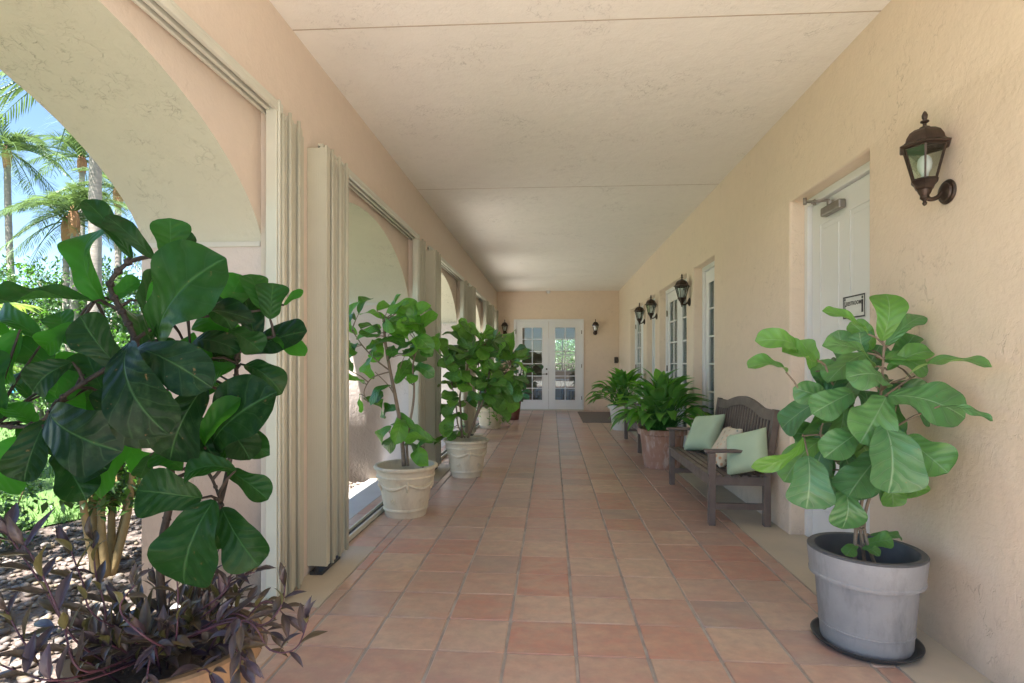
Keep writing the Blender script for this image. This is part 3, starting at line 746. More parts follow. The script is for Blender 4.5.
# ================================================================ BENCHES (local: y along the bench 0..L, x from front 0 to back D)
def bench(label, loc, L=1.6):
    t = thing('garden_bench', label, 'bench', loc, 0, 'brown garden benches against the right wall')
    W = M['wood']; T = .055; Dp = .50
    def part(name, f):
        bm = nb(); f(bm); return obj(name, bm, W, t)
    for y in (T / 2, L - T / 2):
        part('leg', lambda bm: obox(bm, (T / 2, y, 0), (T / 2, y, .605), T, T, bev=.004, up=Vector((0, 1, 0))))
        def back(bm):
            pts = [(Dp - T / 2, y, 0), (Dp - T / 2, y, .42), (Dp + .055, y, .965)]
            for p, q in zip(pts, pts[1:]): obox(bm, p, q, T, T, up=Vector((0, 1, 0)), bev=.004)
        part('back_leg', back)
        part('armrest', lambda bm: box(bm, -.03, Dp + .01, y - .035, y + .035, .607, .632, bev=.006))
        part('side_rail', lambda bm: box(bm, T, Dp - T, y - .015, y + .015, .335, .405))
        part('stretcher', lambda bm: box(bm, T, Dp - T, y - .016, y + .016, .135, .185))
    part('front_rail', lambda bm: box(bm, .008, .036, T, L - T, .325, .405, bev=.003))
    part('back_rail', lambda bm: box(bm, Dp - .04, Dp - .012, T, L - T, .325, .405, bev=.003))
    def seat(bm):
        for k in range(7):
            x = -.008 + k * .071; z = .428 - .012 * math.sin(PI * k / 6)
            box(bm, x, x + .050, .03 if k else .0, L - (.03 if k else .0), z - .019, z, bev=.004)
    part('seat', seat)
    sl = lambda z: Dp - T / 2 + (z - .42) * (.0825 / .545)
    part('backrest_rail', lambda bm: obox(bm, (sl(.50), T, .50), (sl(.50), L - T, .50), .028, .06, bev=.003))
    def crest(z_y):   # height of crest upper edge along y
        u = (z_y / L - .5) * 2
        return .955 + .075 * max(0, math.cos(u * PI / 1.25)) ** 1.0 if abs(u) < .62 else .955
    def slats(bm):
        n = 21
        for k in range(n):
            y = T + .03 + (L - 2 * T - .06) * k / (n - 1); zt = crest(y) - .06
            obox(bm, (sl(.52), y, .52), (sl(zt), y, zt), .014, .029, up=Vector((0, 1, 0)))
    part('backrest', slats)
    def top(bm):
        n = 40; ra = []
        for k in range(n + 1):
            y = T + (L - 2 * T) * k / n; zt = crest(y); zb = zt - .085
            ra.append([bm.verts.new((sl(z) + dx, y, z)) for z, dx in ((zb, -.018), (zb, .018), (zt, .018), (zt, -.018))])
        for p, q in zip(ra, ra[1:]):
            for i in range(4): bm.faces.new((p[i], p[(i + 1) % 4], q[(i + 1) % 4], q[i]))
        bm.faces.new(ra[0][::-1]); bm.faces.new(ra[-1])
    o = part('crest_rail', top)
    return t
B0 = bench('brown slatted garden bench with three cushions, between the peace lily and the door', (1.30, 4.75, 0))
dup(B0, (1.28, 8.46, 0), 0, 'brown garden bench half hidden behind the peace lily in the terracotta pot')
def pillow(name, label, m, loc, rot, s=.43, t=.15):
    bm = nb(); n = 16; top, bot = {}, {}
    for i in range(n + 1):
        for j in range(n + 1):
            u, v = -1 + 2 * i / n, -1 + 2 * j / n
            pin = 1 - .10 * (1 - abs(u) ** 3 * 1) * (abs(v) ** 4) ; pin2 = 1 - .10 * (1 - abs(v) ** 3) * (abs(u) ** 4)
            x, y = u * s / 2 * pin2, v * s / 2 * pin
            hgt = t / 2 * (max(0, 1 - u ** 4) ** .55) * (max(0, 1 - v ** 4) ** .55) * (1 - .12 * math.sin(3 * u + 2 * v) * .5)
            hgt += .004 * math.sin(7 * u + 5 * v) * (1 - max(abs(u), abs(v)))
            top[i, j] = bm.verts.new((x, y, hgt))
            bot[i, j] = top[i, j] if max(abs(u), abs(v)) > .999 else bm.verts.new((x, y, -hgt))
    for i in range(n):
        for j in range(n):
            bm.faces.new((top[i, j], top[i + 1, j], top[i + 1, j + 1], top[i, j + 1])); bm.faces.new((bot[i, j + 1], bot[i + 1, j + 1], bot[i + 1, j], bot[i, j]))
    o = obj(name, bm, m, smooth=True, sub=1); o.location = loc; o.rotation_euler = rot
    return tag(o, label, 'cushion', 'cushions on the bench')
R = math.radians
def cushion_rot(lean, yaw, spin):
    # plane normal starts +Z; spin in plane, then stand up facing -X leaning back, then yaw
    m = Matrix.Rotation(yaw, 3, 'Z') @ Matrix.Rotation(-(PI / 2 - lean), 3, 'Y') @ Matrix.Rotation(spin, 3, 'Z')
    return m.to_euler()
pillow('cushion', 'plain sage green cushion at the far end of the bench', M['sage'], (1.60, 6.03, .615), cushion_rot(R(32), R(22), R(10)), .45)
pillow('cushion', 'floral cushion between the two green ones on the bench', M['floral'], (1.58, 5.24, .59), cushion_rot(R(30), R(-5), R(4)), .42)
pillow('cushion', 'sage green cushion at the near end, leaning before the floral one', M['sage'], (1.62, 4.80, .61), cushion_rot(R(26), R(34), R(20)), .39)

# ================================================================ LEAVES
PROF = {
 'fig': [(0, .10), (.05, .30), (.14, .50), (.28, .60), (.40, .66), (.52, .80), (.64, .95), (.76, 1.0), (.86, .93), (.94, .70), (.985, .34), (1, .04)],
 'lance': [(0, .10), (.12, .5), (.28, .85), (.42, 1.0), (.58, .93), (.74, .68), (.88, .34), (1, .02)],
 'oval': [(0, .12), (.15, .6), (.35, .95), (.55, 1.0), (.75, .8), (.9, .45), (1, .04)],
 'strip': [(0, .5), (.3, 1), (.7, .8), (1, .03)]}
def prof(kind, t):
    P = PROF[kind]
    for (a, u), (b, v) in zip(P, P[1:]):
        if t <= b: return u + (v - u) * (t - a) / (b - a)
    return P[-1][1]
class Leaves:
    def __init__(s, seed=1):
        s.bm = nb(); s.uv = s.bm.loops.layers.uv.new('UV'); s.tone = []; s.r = random.Random(seed)
    def leaf(s, base, tip, width, nrm, kind='fig', droop=.15, fold=.25, wave=.03, nl=10, nw=4, tone=None, twist=0, smooth=True):
        base, tip = Vector(base), Vector(tip); ax = tip - base; L = ax.length
        if L < 1e-5: return
        d = ax / L; nrm = Vector(nrm); nrm = (nrm - d * nrm.dot(d))
        if nrm.length < 1e-3: nrm = d.orthogonal()
        nrm.normalize(); side = d.cross(nrm)
        ph = s.r.uniform(0, 6.28); fr = s.r.uniform(9, 14); t_ = s.r.random() if tone is None else tone
        rows = []
        for i in range(nl + 1):
            t = i / nl; w0 = prof(kind, t) * width / 2
            bend = 4 * t * (1 - t) * droop * L
            tw = twist * (t - .3); sd = side * math.cos(tw) + nrm * math.sin(tw); nn = nrm * math.cos(tw) - side * math.sin(tw)
            row = []
            for j in range(nw + 1):
                u = -1 + 2 * j / nw; w = w0 * (1 + (.09 if kind == 'fig' else 0) * math.sin(t * fr * .75 + ph * (1.9 if u > 0 else 1) + (2 if u > 0 else 0)))
                wv = wave * L * math.sin(t * fr + ph + (1.7 if u > 0 else 0)) * u * u
                p = base + d * (t * L) + nrm * bend + sd * (u * w * (1 - .12 * abs(u) * fold)) + nn * (fold * w * (abs(u) ** 1.4) * .6 + wv * (w / (width / 2 + 1e-6)))
                row.append(s.bm.verts.new(p))
            rows.append(row)
        for i in range(nl):
            for j in range(nw):
                f = s.bm.faces.new((rows[i][j], rows[i][j + 1], rows[i + 1][j + 1], rows[i + 1][j])); f.smooth = smooth
                for lp, (a, b) in zip(f.loops, ((i, j), (i, j + 1), (i + 1, j + 1), (i + 1, j))): lp[s.uv].uv = (b / nw, a / nl)
                s.tone.append(t_)
    def build(s, name, m, parent=None, origin=None):
        if origin is not None: bmesh.ops.translate(s.bm, verts=s.bm.verts, vec=-Vector(origin))
        o = obj(name, s.bm, m, parent); add_tone(o, s.tone); return o
CAMDIR = Vector((math.sin(TH), -math.cos(TH), 0))
CAM = Vector((0, 0, CH))
PO = {}
def pot(t, R0, R1, H, m, style, msoil=True, rim=.05, thick=.03, soilz=None):
    """R0 base radius, R1 rim radius"""
    P = [(0, 0), (R0, 0), (R0 + .004, .012)]
    body = lambda z: R0 + (R1 - rim * .55 - R0) * (z / H) ** .9
    if style == 'classic':
        for z in (.03, .055): P.append((body(z), z))
        P += [(body(.06) + .008, .064), (body(.06) + .008, .078), (body(.08), .084)]
        for q in range(1, 9): z = .084 + (H - .17 - .084) * q / 8; P.append((body(z), z))
        zr = H - .085
        P += [(body(zr) + .012, zr - .02), (body(zr) + .018, zr - .008), (body(zr) + .010, zr + .004), (R1 - .026, zr + .03), (R1 - .016, H - .035), (R1 - .003, H - .028), (R1, H - .014), (R1 - .006, H - .003), (R1 - .014, H), (R1 - thick, H - .004), (R1 - thick - .006, H - .03), (R1 - thick - .035, H - .14)]
    elif style == 'band':
        P += [(body(.075), .075), (body(.08) + .004, .078), (body(.085) + .004, .086), (body(.09), .089)]
        for q in range(1, 9): z = .089 + (H - .13 - .089) * q / 8; P.append((body(z), z))
        P += [(R1 - .022, H - .128), (R1 - .012, H - .124), (R1 - .011, H - .112), (R1 - .015, H - .106), (R1 - .004, H - .01), (R1 - .006, H - .0)]
    else:
        for q in range(1, 9): z = .012 + (H - .09) * q / 8; P.append((body(z), z))
        P += [(R1 - .008, H - .075), (R1, H - .068), (R1, H - .008), (R1 - .008, H), (R1 - thick, H), (R1 - thick - .004, H - .03), (R1 - thick - .03, H - .14)]
    bm = nb(); lathe(bm, P, 64)
    o = autosmooth(obj('pot', bm, m, t), 38); PO[t.name] = o
    if style == 'band':
        bm = nb(); lathe(bm, [(R1 - .0062, H - .001), (R1 - .004, H + .004), (R1 - .010, H + .010), (R1 - .036, H + .009), (R1 - .042, H - .002), (R1 - .062, H - .16), (0, H - .16)], 64)
        autosmooth(obj('liner', bm, M['potrim'], o), 38)
    sz = soilz if soilz else H - (.10 if style != 'band' else .12)
    bm = nb(); rr = random.Random(4); rs = R1 - thick - .028
    lathe(bm, [(rs * q, sz + rr.uniform(-.006, .008)) for q in (1, .85, .7, .5, .3, .15)] + [(0, sz + .01)], 28)
    for v in bm.verts: v.co.z += rr.uniform(-.006, .006)
    obj('soil', bm, M['soil'], t, smooth=True)
    return body
def garland(t, body, H, m):
    bm = nb(); zc = H * .60
    for k in range(5):
        a0 = 2 * PI * k / 5; a1 = a0 + 2 * PI / 5
        pts = []
        for q in range(13):
            a = a0 + (a1 - a0) * q / 12; z = zc + .04 - .045 * math.sin(PI * q / 12); rr = body(z) + .005
            pts.append((rr * math.cos(a), rr * math.sin(a), z))
        tube(bm, pts, [.008 + .010 * math.sin(PI * q / 12) for q in range(13)], 8)
        for (z, w) in ((zc + .075, .010), (zc + .05, .017), (zc + .02, .023), (zc - .015, .014)):
            rr = body(z) + .004; bmesh.ops.create_icosphere(bm, subdivisions=2, radius=w, matrix=Matrix.Translation((rr * math.cos(a0), rr * math.sin(a0), z)) @ Matrix.Diagonal((.8, .8, 1.5, 1)))
        am = (a0 + a1) / 2; z = zc - .115; rr = body(z) + .003
        cc = Vector((rr * math.cos(am), rr * math.sin(am), z)); tg = Vector((-math.sin(am), math.cos(am), 0))
        tube(bm, [cc + tg * (.02 * math.cos(q * PI / 6)) + Vector((0, 0, .02 * math.sin(q * PI / 6))) for q in range(13)], .005, 6)
        bmesh.ops.create_icosphere(bm, subdivisions=1, radius=.007, matrix=Matrix.Translation(cc))
    for f in bm.faces: f.smooth = True
    obj('garland_relief', bm, m, PO[t.name])
def petiole(bm, a, b, r=.004):
    m = (Vector(a) + Vector(b)) / 2 + Vector((0, 0, .01)); tube(bm, [a, m, b], [r * 1.3, r, r * .8], 6, cap=False)
def place_leaf(Lv, st, org, e, dwid=1.0, jit=.0, stempts=None, pet=True):
    """e = (bx,by,tx,ty,width_px,depth_base,depth_tip[,tone, facing]) measured leaf -> real leaf at its own distance"""
    bx, by, tx, ty, w, d0, d1 = e[:7]; tone = e[7] if len(e) > 7 else None; face = e[8] if len(e) > 8 else None
    b, p = at(bx, by, d0), at(tx, ty, d1); wid = w / FPX * (d0 + d1) / 2 * dwid
    n = face if face else None
    if n is None:
        n = (CAM - (b + p) / 2).normalized() * .8 + Vector((Lv.r.uniform(-.5, .5), Lv.r.uniform(-.2, .2), .55 + Lv.r.uniform(-.3, .3)))
    Lv.leaf(b, p, wid, n, 'fig', droop=Lv.r.uniform(.03, .26), fold=Lv.r.uniform(.1, .8), wave=Lv.r.uniform(.025, .07), nl=24, nw=8, tone=tone, twist=Lv.r.uniform(-.4, .4))
    if pet and stempts:
        q = min(stempts, key=lambda s_: (Vector(s_) - b).length - .25 * max(0, b.z - s_[2]))
        if (Vector(q) - b).length < .45: petiole(st, q, b, .0045)
# ---------------------------------------------------------------- near left plant
def near_left():
    o = Vector((-1.29, 1.80, 0))
    t = thing('potted_fiddle_leaf_fig', 'dark leafy fiddle-leaf fig filling the left foreground in a tan pot under purple trailing leaves', 'potted plant', o, 0, 'potted fiddle-leaf figs')
    pot(t, .20, .29, .42, M['pottan'], 'plain', soilz=.37)
    d = 1.85
    stems = [
     ([o + Vector((0, 0, .36)), at(160, 560, 1.82), at(172, 480, 1.80), at(150, 400, 1.80), at(135, 340, 1.80), at(122, 312, 1.80), at(110, 284, 1.81), at(128, 262, 1.82)], .013),
     ([at(150, 400, 1.80), at(130, 362, 1.75), at(105, 370, 1.72), at(63, 397, 1.70), at(35, 425, 1.70), at(-10, 425, 1.70)], .009),
     ([at(122, 312, 1.80), at(105, 303, 1.8), at(95, 300, 1.8)], .006),
     ([o + Vector((.04, .02, .36)), at(205, 560, 1.86), at(228, 470, 1.9), at(236, 400, 1.9), at(237, 358, 1.9), at(246, 341, 1.9), at(274, 337, 1.9)], .010),
     ([at(237, 358, 1.9), at(232, 344, 1.9), at(226, 340, 1.9)], .005),
     ([at(135, 340, 1.80), at(170, 320, 1.84), at(225, 315, 1.88), at(262, 310, 1.9)], .007),
     ([at(172, 480, 1.8), at(205, 470, 1.8), at(222, 505, 1.78)], .007)]
    bm = nb(); SP = []
    for pts, r_ in stems:
        cv = smooth_curve(pts, 6); SP += [tuple(p) for p in cv]
        tube(bm, cv, [r_ * (1 - .5 * i / len(cv)) for i in range(len(cv))], 8)
        rr = random.Random(2)
        for p in cv[::3]: bmesh.ops.create_icosphere(bm, subdivisions=1, radius=r_ * 1.15, matrix=Matrix.Translation(p))
    D_ = [
     (132,258, 84,200, 20, 1.82,1.78,.2), (154,258,106,216,20,1.82,1.76,.2), (105,305,97,231,37,1.80,1.84,.8,(.0,-1,.1)), (172,258,170,218,32,1.85,1.80,.5),
     (158,340,226,258,74,1.72,1.64,.38,(.1,-1,.35)), (151,340,155,268,22,1.76,1.78,.1,(-.8,-.4,.2)), (151,343,256,322,30,1.74,1.70,.0,(.1,-.5,1)),
     (93,302,-8,306,46,1.74,1.60,.4,(-.1,-.6,.9)), (20,330,8,384,42,1.80,1.82,.9,(.2,-1,.2)), (76,323,44,349,24,1.84,1.86,.9), (118,366,80,316,44,1.66,1.62,.1,(.1,-1,.1)),
     (72,362,33,391,34,1.68,1.64,.1), (84,375,58,400,30,1.78,1.80,1.), (130,342,168,434,62,1.62,1.56,.0,(-.1,-1,.2)), (135,350,212,388,42,1.66,1.60,.05,(.2,-.9,.5)),
     (112,370,152,448,38,1.66,1.62,.0), (50,412,122,452,60,1.62,1.58,.0,(.0,-1,.1)), (212,445,277,392,62,1.78,1.72,.05,(.1,-1,.3)), (205,446,241,398,24,1.74,1.70,1.), (245,365,282,394,30,1.86,1.86,.2),
     (273,337,305,356,17,1.9,1.86,1.,(.3,-.8,.5)), (284,305,303,290,9,1.9,1.92,.9), (225,312,242,275,30,1.9,1.92,.8), (262,309,250,274,26,1.88,1.9,.7), (270,319,273,283,30,1.88,1.9,.4),
     (212,358,177,342,22,1.84,1.86,1.), (236,366,212,378,22,1.84,1.84,.7), (202,498,137,490,46,1.72,1.66,.2,(.0,-1,.3)), (214,500,184,584,70,1.70,1.66,.25,(-.1,-1,.15)), (222,508,259,566,44,1.74,1.72,.2,(.2,-1,.1)),
     (236,470,184,476,30,1.72,1.68,.3), (182,470,152,455,26,1.76,1.74,.6), (246,446,214,458,22,1.8,1.78,.4), (32,436,-4,488,52,1.80,1.78,1.,(.3,-1,.1)), (46,420,24,482,40,1.70,1.66,.1),
     (56,452,86,500,36,1.66,1.64,.1), (60,450,108,470,36,1.70,1.66,.1), (131,443,94,492,34,1.74,1.76,1.,(.2,-1,.1)), (128,448,146,470,24,1.84,1.84,.9), (150,455,140,478,18,1.8,1.8,.3),
     (110,300,140,280,20,1.84,1.86,.8), (70,345,60,312,26,1.86,1.88,.6), (190,345,240,352,26,1.82,1.80,.1), (160,380,100,420,44,1.72,1.70,.1), (205,385,170,460,48,1.74,1.70,.05),
     (230,330,262,352,26,1.84,1.82,.3), (196,300,232,330,34,1.86,1.84,.2), (35,425,5,405,30,1.72,1.74,.9), (20,425,40,455,26,1.74,1.74,.5), (60,400,78,372,24,1.74,1.76,.8), (0,420,-20,350,40,1.72,1.74,.6),
     (140,300,165,275,26,1.86,1.9,.9), (188,270,180,232,26,1.9,1.92,.2), (236,345,206,330,20,1.9,1.9,.6), (222,420,250,460,34,1.8,1.78,.1), (180,420,215,460,44,1.78,1.76,.05), (95,420,60,460,40,1.8,1.78,.3), (105,395,85,350,36,1.82,1.84,.3),
     (228,470,268,500,26,1.86,1.86,.3),(200,520,228,545,26,1.86,1.86,.3)]
    Lv = Leaves(21)
    for e in D_: place_leaf(Lv, bm, o, e, 1.13, stempts=SP)
    rr = random.Random(9)
    for i in range(26):                                   # inner leaves behind the front ones
        x, y = rr.uniform(10, 255), rr.uniform(330, 455); a = rr.uniform(0, 6.28); l = rr.uniform(35, 62)
        place_leaf(Lv, bm, o, (x, y, x + l * math.cos(a), y + l * math.sin(a), l * .62, rr.uniform(1.88, 2.02), rr.uniform(1.85, 2.05), rr.random() ** 1.5), stempts=SP)
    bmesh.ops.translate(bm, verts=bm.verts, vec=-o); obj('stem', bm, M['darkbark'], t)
    Lv.build('foliage', M['figshaded'], t, o)
    # purple trailing underplanting
    Lv = Leaves(5); bm = nb(); rr = random.Random(31)
    def sprig(pts, n, ls, r_=.0032, both=True):
        cv = smooth_curve(pts, 6); tube(bm, cv, [r_ * (1 - .35 * i / len(cv)) for i in range(len(cv))], 6)
        for k in range(n):
            i = min(len(cv) - 2, int(len(cv) * (.25 + .75 * (k + .5) / n))); p = cv[i]; d = (cv[i + 1] - cv[i]).normalized()
            sd = d.orthogonal().normalized(); sd = (Matrix.Rotation(k * 2.4 + rr.uniform(-.5, .5), 3, d) @ sd)
            dr = (sd * .8 + d * rr.uniform(.35, 1.0)).normalized(); l = ls * rr.uniform(.7, 1.25)
            Lv.leaf(p, p + dr * l, l * rr.uniform(.26, .36), Vector((0, -.3, 1)) + sd * -.2, 'lance', droop=rr.uniform(-.02, .14), fold=.7, wave=.01, nl=7, nw=4, twist=rr.uniform(-.5, .5))
        p = cv[-1]; d = (cv[-1] - cv[-3]).normalized()
        for q in range(2): Lv.leaf(p, p + (d + Vector((rr.uniform(-.3, .3), rr.uniform(-.3, .3), 0))).normalized() * ls * .9, ls * .27, (0, -.6, .8), 'lance', fold=.7, nl=7, nw=4)
    z0 = .38
    def P(px, py, d_): return at(px, py, d_)
    ex = [([(150,662,1.75),(75,640,1.62),(45,590,1.6),(22,555,1.6),(8,535,1.6)],7,.095),
          ([(150,660,1.7),(88,672,1.5),(62,620,1.5),(40,570,1.5),(24,545,1.5)],7,.10),
          ([(150,655,1.8),(100,620,1.7),(82,580,1.7),(70,548,1.7)],6,.09), ([(150,650,1.8),(105,610,1.75),(96,575,1.75),(93,540,1.75)],6,.085),
          ([(160,655,1.7),(72,683,1.45),(30,650,1.45),(6,610,1.45)],7,.09), ([(170,650,1.8),(176,640,1.7),(178,600,1.7),(177,580,1.7)],5,.08),
          ([(190,640,1.8),(205,615,1.8),(225,588,1.8),(236,560,1.8)],5,.08), ([(190,650,1.75),(215,600,1.76),(232,580,1.78),(255,572,1.8)],5,.075),
          ([(200,635,1.75),(225,615,1.75),(262,625,1.75),(281,606,1.75),(285,585,1.75)],5,.075),
          ([(200,640,1.7),(235,620,1.7),(270,650,1.7),(296,648,1.7),(308,620,1.7)],6,.085),
          ([(200,640,1.72),(232,618,1.68),(240,640,1.66),(240,668,1.64)],6,.09), ([(200,640,1.72),(228,622,1.68),(233,645,1.66),(246,660,1.64)],6,.085),
          ([(170,650,1.6),(150,640,1.55),(120,610,1.55),(135,585,1.55)],5,.08),([(140,660,1.6),(60,680,1.4),(20,672,1.4),(-10,660,1.4)],7,.1)]
    for pts, n, ls in ex:
        q = [P(*p) for p in pts]; q[0] = o + Vector((rr.uniform(-.12, .12), rr.uniform(-.12, .12), z0)); sprig(q, n + 2, ls)
    for i in range(40):
        a = rr.uniform(0, 2 * PI); r0 = rr.uniform(.02, .22); L_ = rr.uniform(.10, .26)
        s0 = o + Vector((r0 * math.cos(a), r0 * math.sin(a), z0)); up = rr.uniform(.05, .19) * (1.3 if rr.random() < .3 else 1)
        out = Vector((math.cos(a), math.sin(a), 0)) * L_
        if r0 + L_ > .3 and rr.random() < .5: mid = s0 + out * .6 + Vector((0, 0, up * .8)); end = s0 + out + Vector((0, 0, up * .5))
        else: mid = s0 + out * .3 + Vector((0, 0, up * .6)); end = s0 + out * .55 + Vector((0, 0, up))
        sprig([s0, mid, end], rr.randint(5, 8), rr.uniform(.07, .12))
    bmesh.ops.translate(bm, verts=bm.verts, vec=-o); obj('trailing_stem', bm, M['purpstem'], t)
    Lv.build('trailing_foliage', M['purple'], t, o)
near_left()
# ---------------------------------------------------------------- right near plant
def near_right():
    o = Vector((1.515, 2.83, 0))
    sc = thing('plant_saucer', 'dark round saucer under the large grey pot', 'saucer', o)
    bm = nb(); lathe(bm, [(0, .002), (.205, .002), (.232, .022), (.236, .032), (.228, .032), (.205, .012), (0, .011)], 56); autosmooth(obj('dish', bm, M['saucer'], sc))
    o = o + Vector((0, 0, .0125))
    t = thing('potted_fiddle_leaf_fig', 'fiddle-leaf fig with big dusty leaves in a large grey banded pot by the right wall', 'potted plant', o, 0, 'potted fiddle-leaf figs')
    pot(t, .19, .256, .44, M['potgrey'], 'band')
    d = 2.75
    bm = nb(); SP = []
    for pts, r_ in (([o + Vector((-.05, 0, .30)), at(856, 530, d), at(862, 500, d), at(868, 450, d), at(880, 400, d), at(884, 345, d)], .010),
                    ([o + Vector((.02, .03, .30)), at(860, 528, d), at(852, 490, d), at(845, 440, d), at(838, 400, d), at(825, 365, d)], .009),
                    ([o + Vector((.06, -.03, .30)), at(864, 528, d), at(875, 480, d - .05), at(890, 430, d - .05), at(900, 385, d)], .009),
                    ([at(838, 400, d), at(815, 400, d), at(802, 395, d)], .006), ([at(845, 440, d), at(820, 435, d), at(803, 436, d)], .006), ([at(880, 400, d), at(900, 385, d), at(915, 376, d)], .006)):
        cv = smooth_curve(pts, 6); SP += [tuple(p) for p in cv]; tube(bm, cv, [r_ * (1 - .45 * i / len(cv)) for i in range(len(cv))], 8)
    for q in range(5): tube(bm, [at(859, 530 - q * 3, d) + Vector((.022 * math.cos(a), .022 * math.sin(a), .002 * a)) for a in [k * PI / 4 for k in range(9)]], .004, 6)
    D_ = [
     (882,341,886,294,31,2.75,2.80,.95,(-.2,-1,.1)), (868,334,822,311,15,2.72,2.65,.9), (795,350,755,341,24,2.72,2.62,.9), (786,372,748,368,21,2.70,2.60,.7), (817,362,782,352,36,2.72,2.68,.9),
     (874,367,822,346,22,2.68,2.58,.5), (905,378,992,367,24,2.55,2.26,.5,(0,-.6,1)), (888,396,965,418,52,2.58,2.40,.35,(.1,-.9,.6)), (940,406,993,421,11,2.40,2.28,.4), (905,437,948,473,40,2.62,2.46,.6),
     (886,397,860,443,50,2.58,2.50,.45,(-.1,-1,.4)), (885,425,888,493,66,2.52,2.44,.2,(.0,-1,.25)), (808,456,806,509,46,2.58,2.52,.1,(-.2,-1,.3)), (843,484,842,529,34,2.66,2.62,.3,(0,-1,.2)), (862,430,824,458,34,2.6,2.54,.3),
     (853,392,812,414,32,2.66,2.58,.3), (803,437,751,467,17,2.66,2.58,1.,(-.1,-.8,-.3)), (822,440,784,482,32,2.74,2.70,.7), (886,346,924,316,17,2.8,2.82,.4), (887,370,931,351,22,2.78,2.74,.8),
     (882,452,848,497,44,2.6,2.55,.25), (905,468,917,497,24,2.76,2.76,.9), (890,478,893,507,24,2.76,2.76,.9), (832,402,793,388,24,2.76,2.74,.4), (886,386,846,378,34,2.66,2.56,.35), (842,400,820,360,28,2.8,2.84,.5),
     (880,420,912,392,40,2.78,2.76,.2), (860,410,830,440,40,2.78,2.76,.15), (850,370,838,330,24,2.84,2.86,.3), (900,390,936,420,34,2.82,2.8,.15), (870,460,905,500,36,2.8,2.78,.2), (835,430,815,476,36,2.8,2.8,.1), (862,380,880,345,26,2.84,2.86,.2),
     (872,350,850,322,22,2.86,2.88,.7), (895,365,915,335,24,2.84,2.86,.5), (812,372,800,340,22,2.84,2.86,.9), (845,455,862,500,34,2.74,2.72,.1), (826,470,836,505,30,2.76,2.74,.3), (890,345,905,322,16,2.84,2.86,.9),
     (856,545,846,556,14,2.74,2.70,.9), (865,545,893,540,17,2.74,2.70,.9), (862,548,880,556,14,2.72,2.66,.7), (870,535,902,538,9,2.78,2.80,.6)]
    Lv = Leaves(22)
    for e in D_: place_leaf(Lv, bm, o, e, 1.06, stempts=SP)
    rr = random.Random(17)
    for i in range(30):
        a = rr.uniform(0, 6.28); q = rr.random() ** .6; x, y = 862 + 42 * q * math.cos(a), 412 + 66 * q * math.sin(a); l = rr.uniform(36, 54); b_ = rr.uniform(0, 6.28)
        place_leaf(Lv, bm, o, (x, y, x + l * math.cos(b_), y + l * math.sin(b_) * .8 + 8, l * .62, rr.uniform(2.72, 2.92), rr.uniform(2.70, 2.98), rr.random() ** 1.6), stempts=SP)
    bmesh.ops.translate(bm, verts=bm.verts, vec=-o); obj('stem', bm, M['bark'], t); Lv.build('foliage', M['figpale'], t, o)
near_right()
# ---------------------------------------------------------------- the other figs
def fig_plant(o, label, potm, style, R0, R1, H, stems, centres, lm, seed, leafpx=(24, 36), depth=5.0, gar=True, spread=.22, mult=1, group='potted fiddle-leaf figs'):
    o = Vector(o); t = thing('potted_fiddle_leaf_fig', label, 'potted plant', o, 0, group)
    body = pot(t, R0, R1, H, potm, style)
    if gar: garland(t, body, H, potm)
    bm = nb(); SP = []; Lv = Leaves(seed); rr = random.Random(seed)
    for pts, r_ in stems:
        cv = smooth_curve([at(p[0], p[1], depth + (p[2] if len(p) > 2 else 0)) for p in pts], 6); SP += [tuple(p) for p in cv]
        tube(bm, cv, [r_ * (1 - .5 * i / len(cv)) for i in range(len(cv))], 8)
    for (cx, cy, *k) in centres:
        n = int((k[0] if k else 1) * mult + rr.random() * .99)
        for q in range(n):
            l = rr.uniform(*leafpx); a = rr.uniform(0, 2 * PI)
            if n == 1: x, y = cx, cy
            else: x, y = cx + rr.gauss(0, 5), cy + rr.gauss(0, 5)
            dd_ = rr.uniform(-spread, spread); sx = min(SP, key=lambda s_: (Vector(s_) - at(x, y, depth + dd_)).length)
            # leaf grows away from its nearest stem point, hanging a little
            c = at(x, y, depth + dd_); away = (c - Vector(sx)); away.z -= .02
            if away.length < .03: away = Vector((rr.uniform(-1, 1), rr.uniform(-1, 1), rr.uniform(-.2, 1)))
            away.normalize(); away = (away + Vector((rr.uniform(-.5, .5), rr.uniform(-.5, .5), rr.uniform(-.5, .4)))).normalized()
            Lw = l / FPX * depth; b = c - away * Lw * .5; p = c + away * Lw * .5
            nr = Vector((rr.uniform(-.6, .6), -rr.uniform(.2, 1), rr.uniform(.2, 1)))
            Lv.leaf(b, p, Lw * rr.uniform(.44, .64), nr, 'fig', droop=rr.uniform(.05, .28), fold=rr.uniform(.15, .7), wave=rr.uniform(.02, .06), nl=16, nw=4, twist=rr.uniform(-.5, .5))
            if (Vector(sx) - b).length < .5: petiole(bm, sx, b, .004)
    bmesh.ops.translate(bm, verts=bm.verts, vec=-o); obj('stem', bm, M['bark'] if lm != M['figblue'] else M['darkbark'], t); Lv.build('foliage', lm, t, o)
    return t
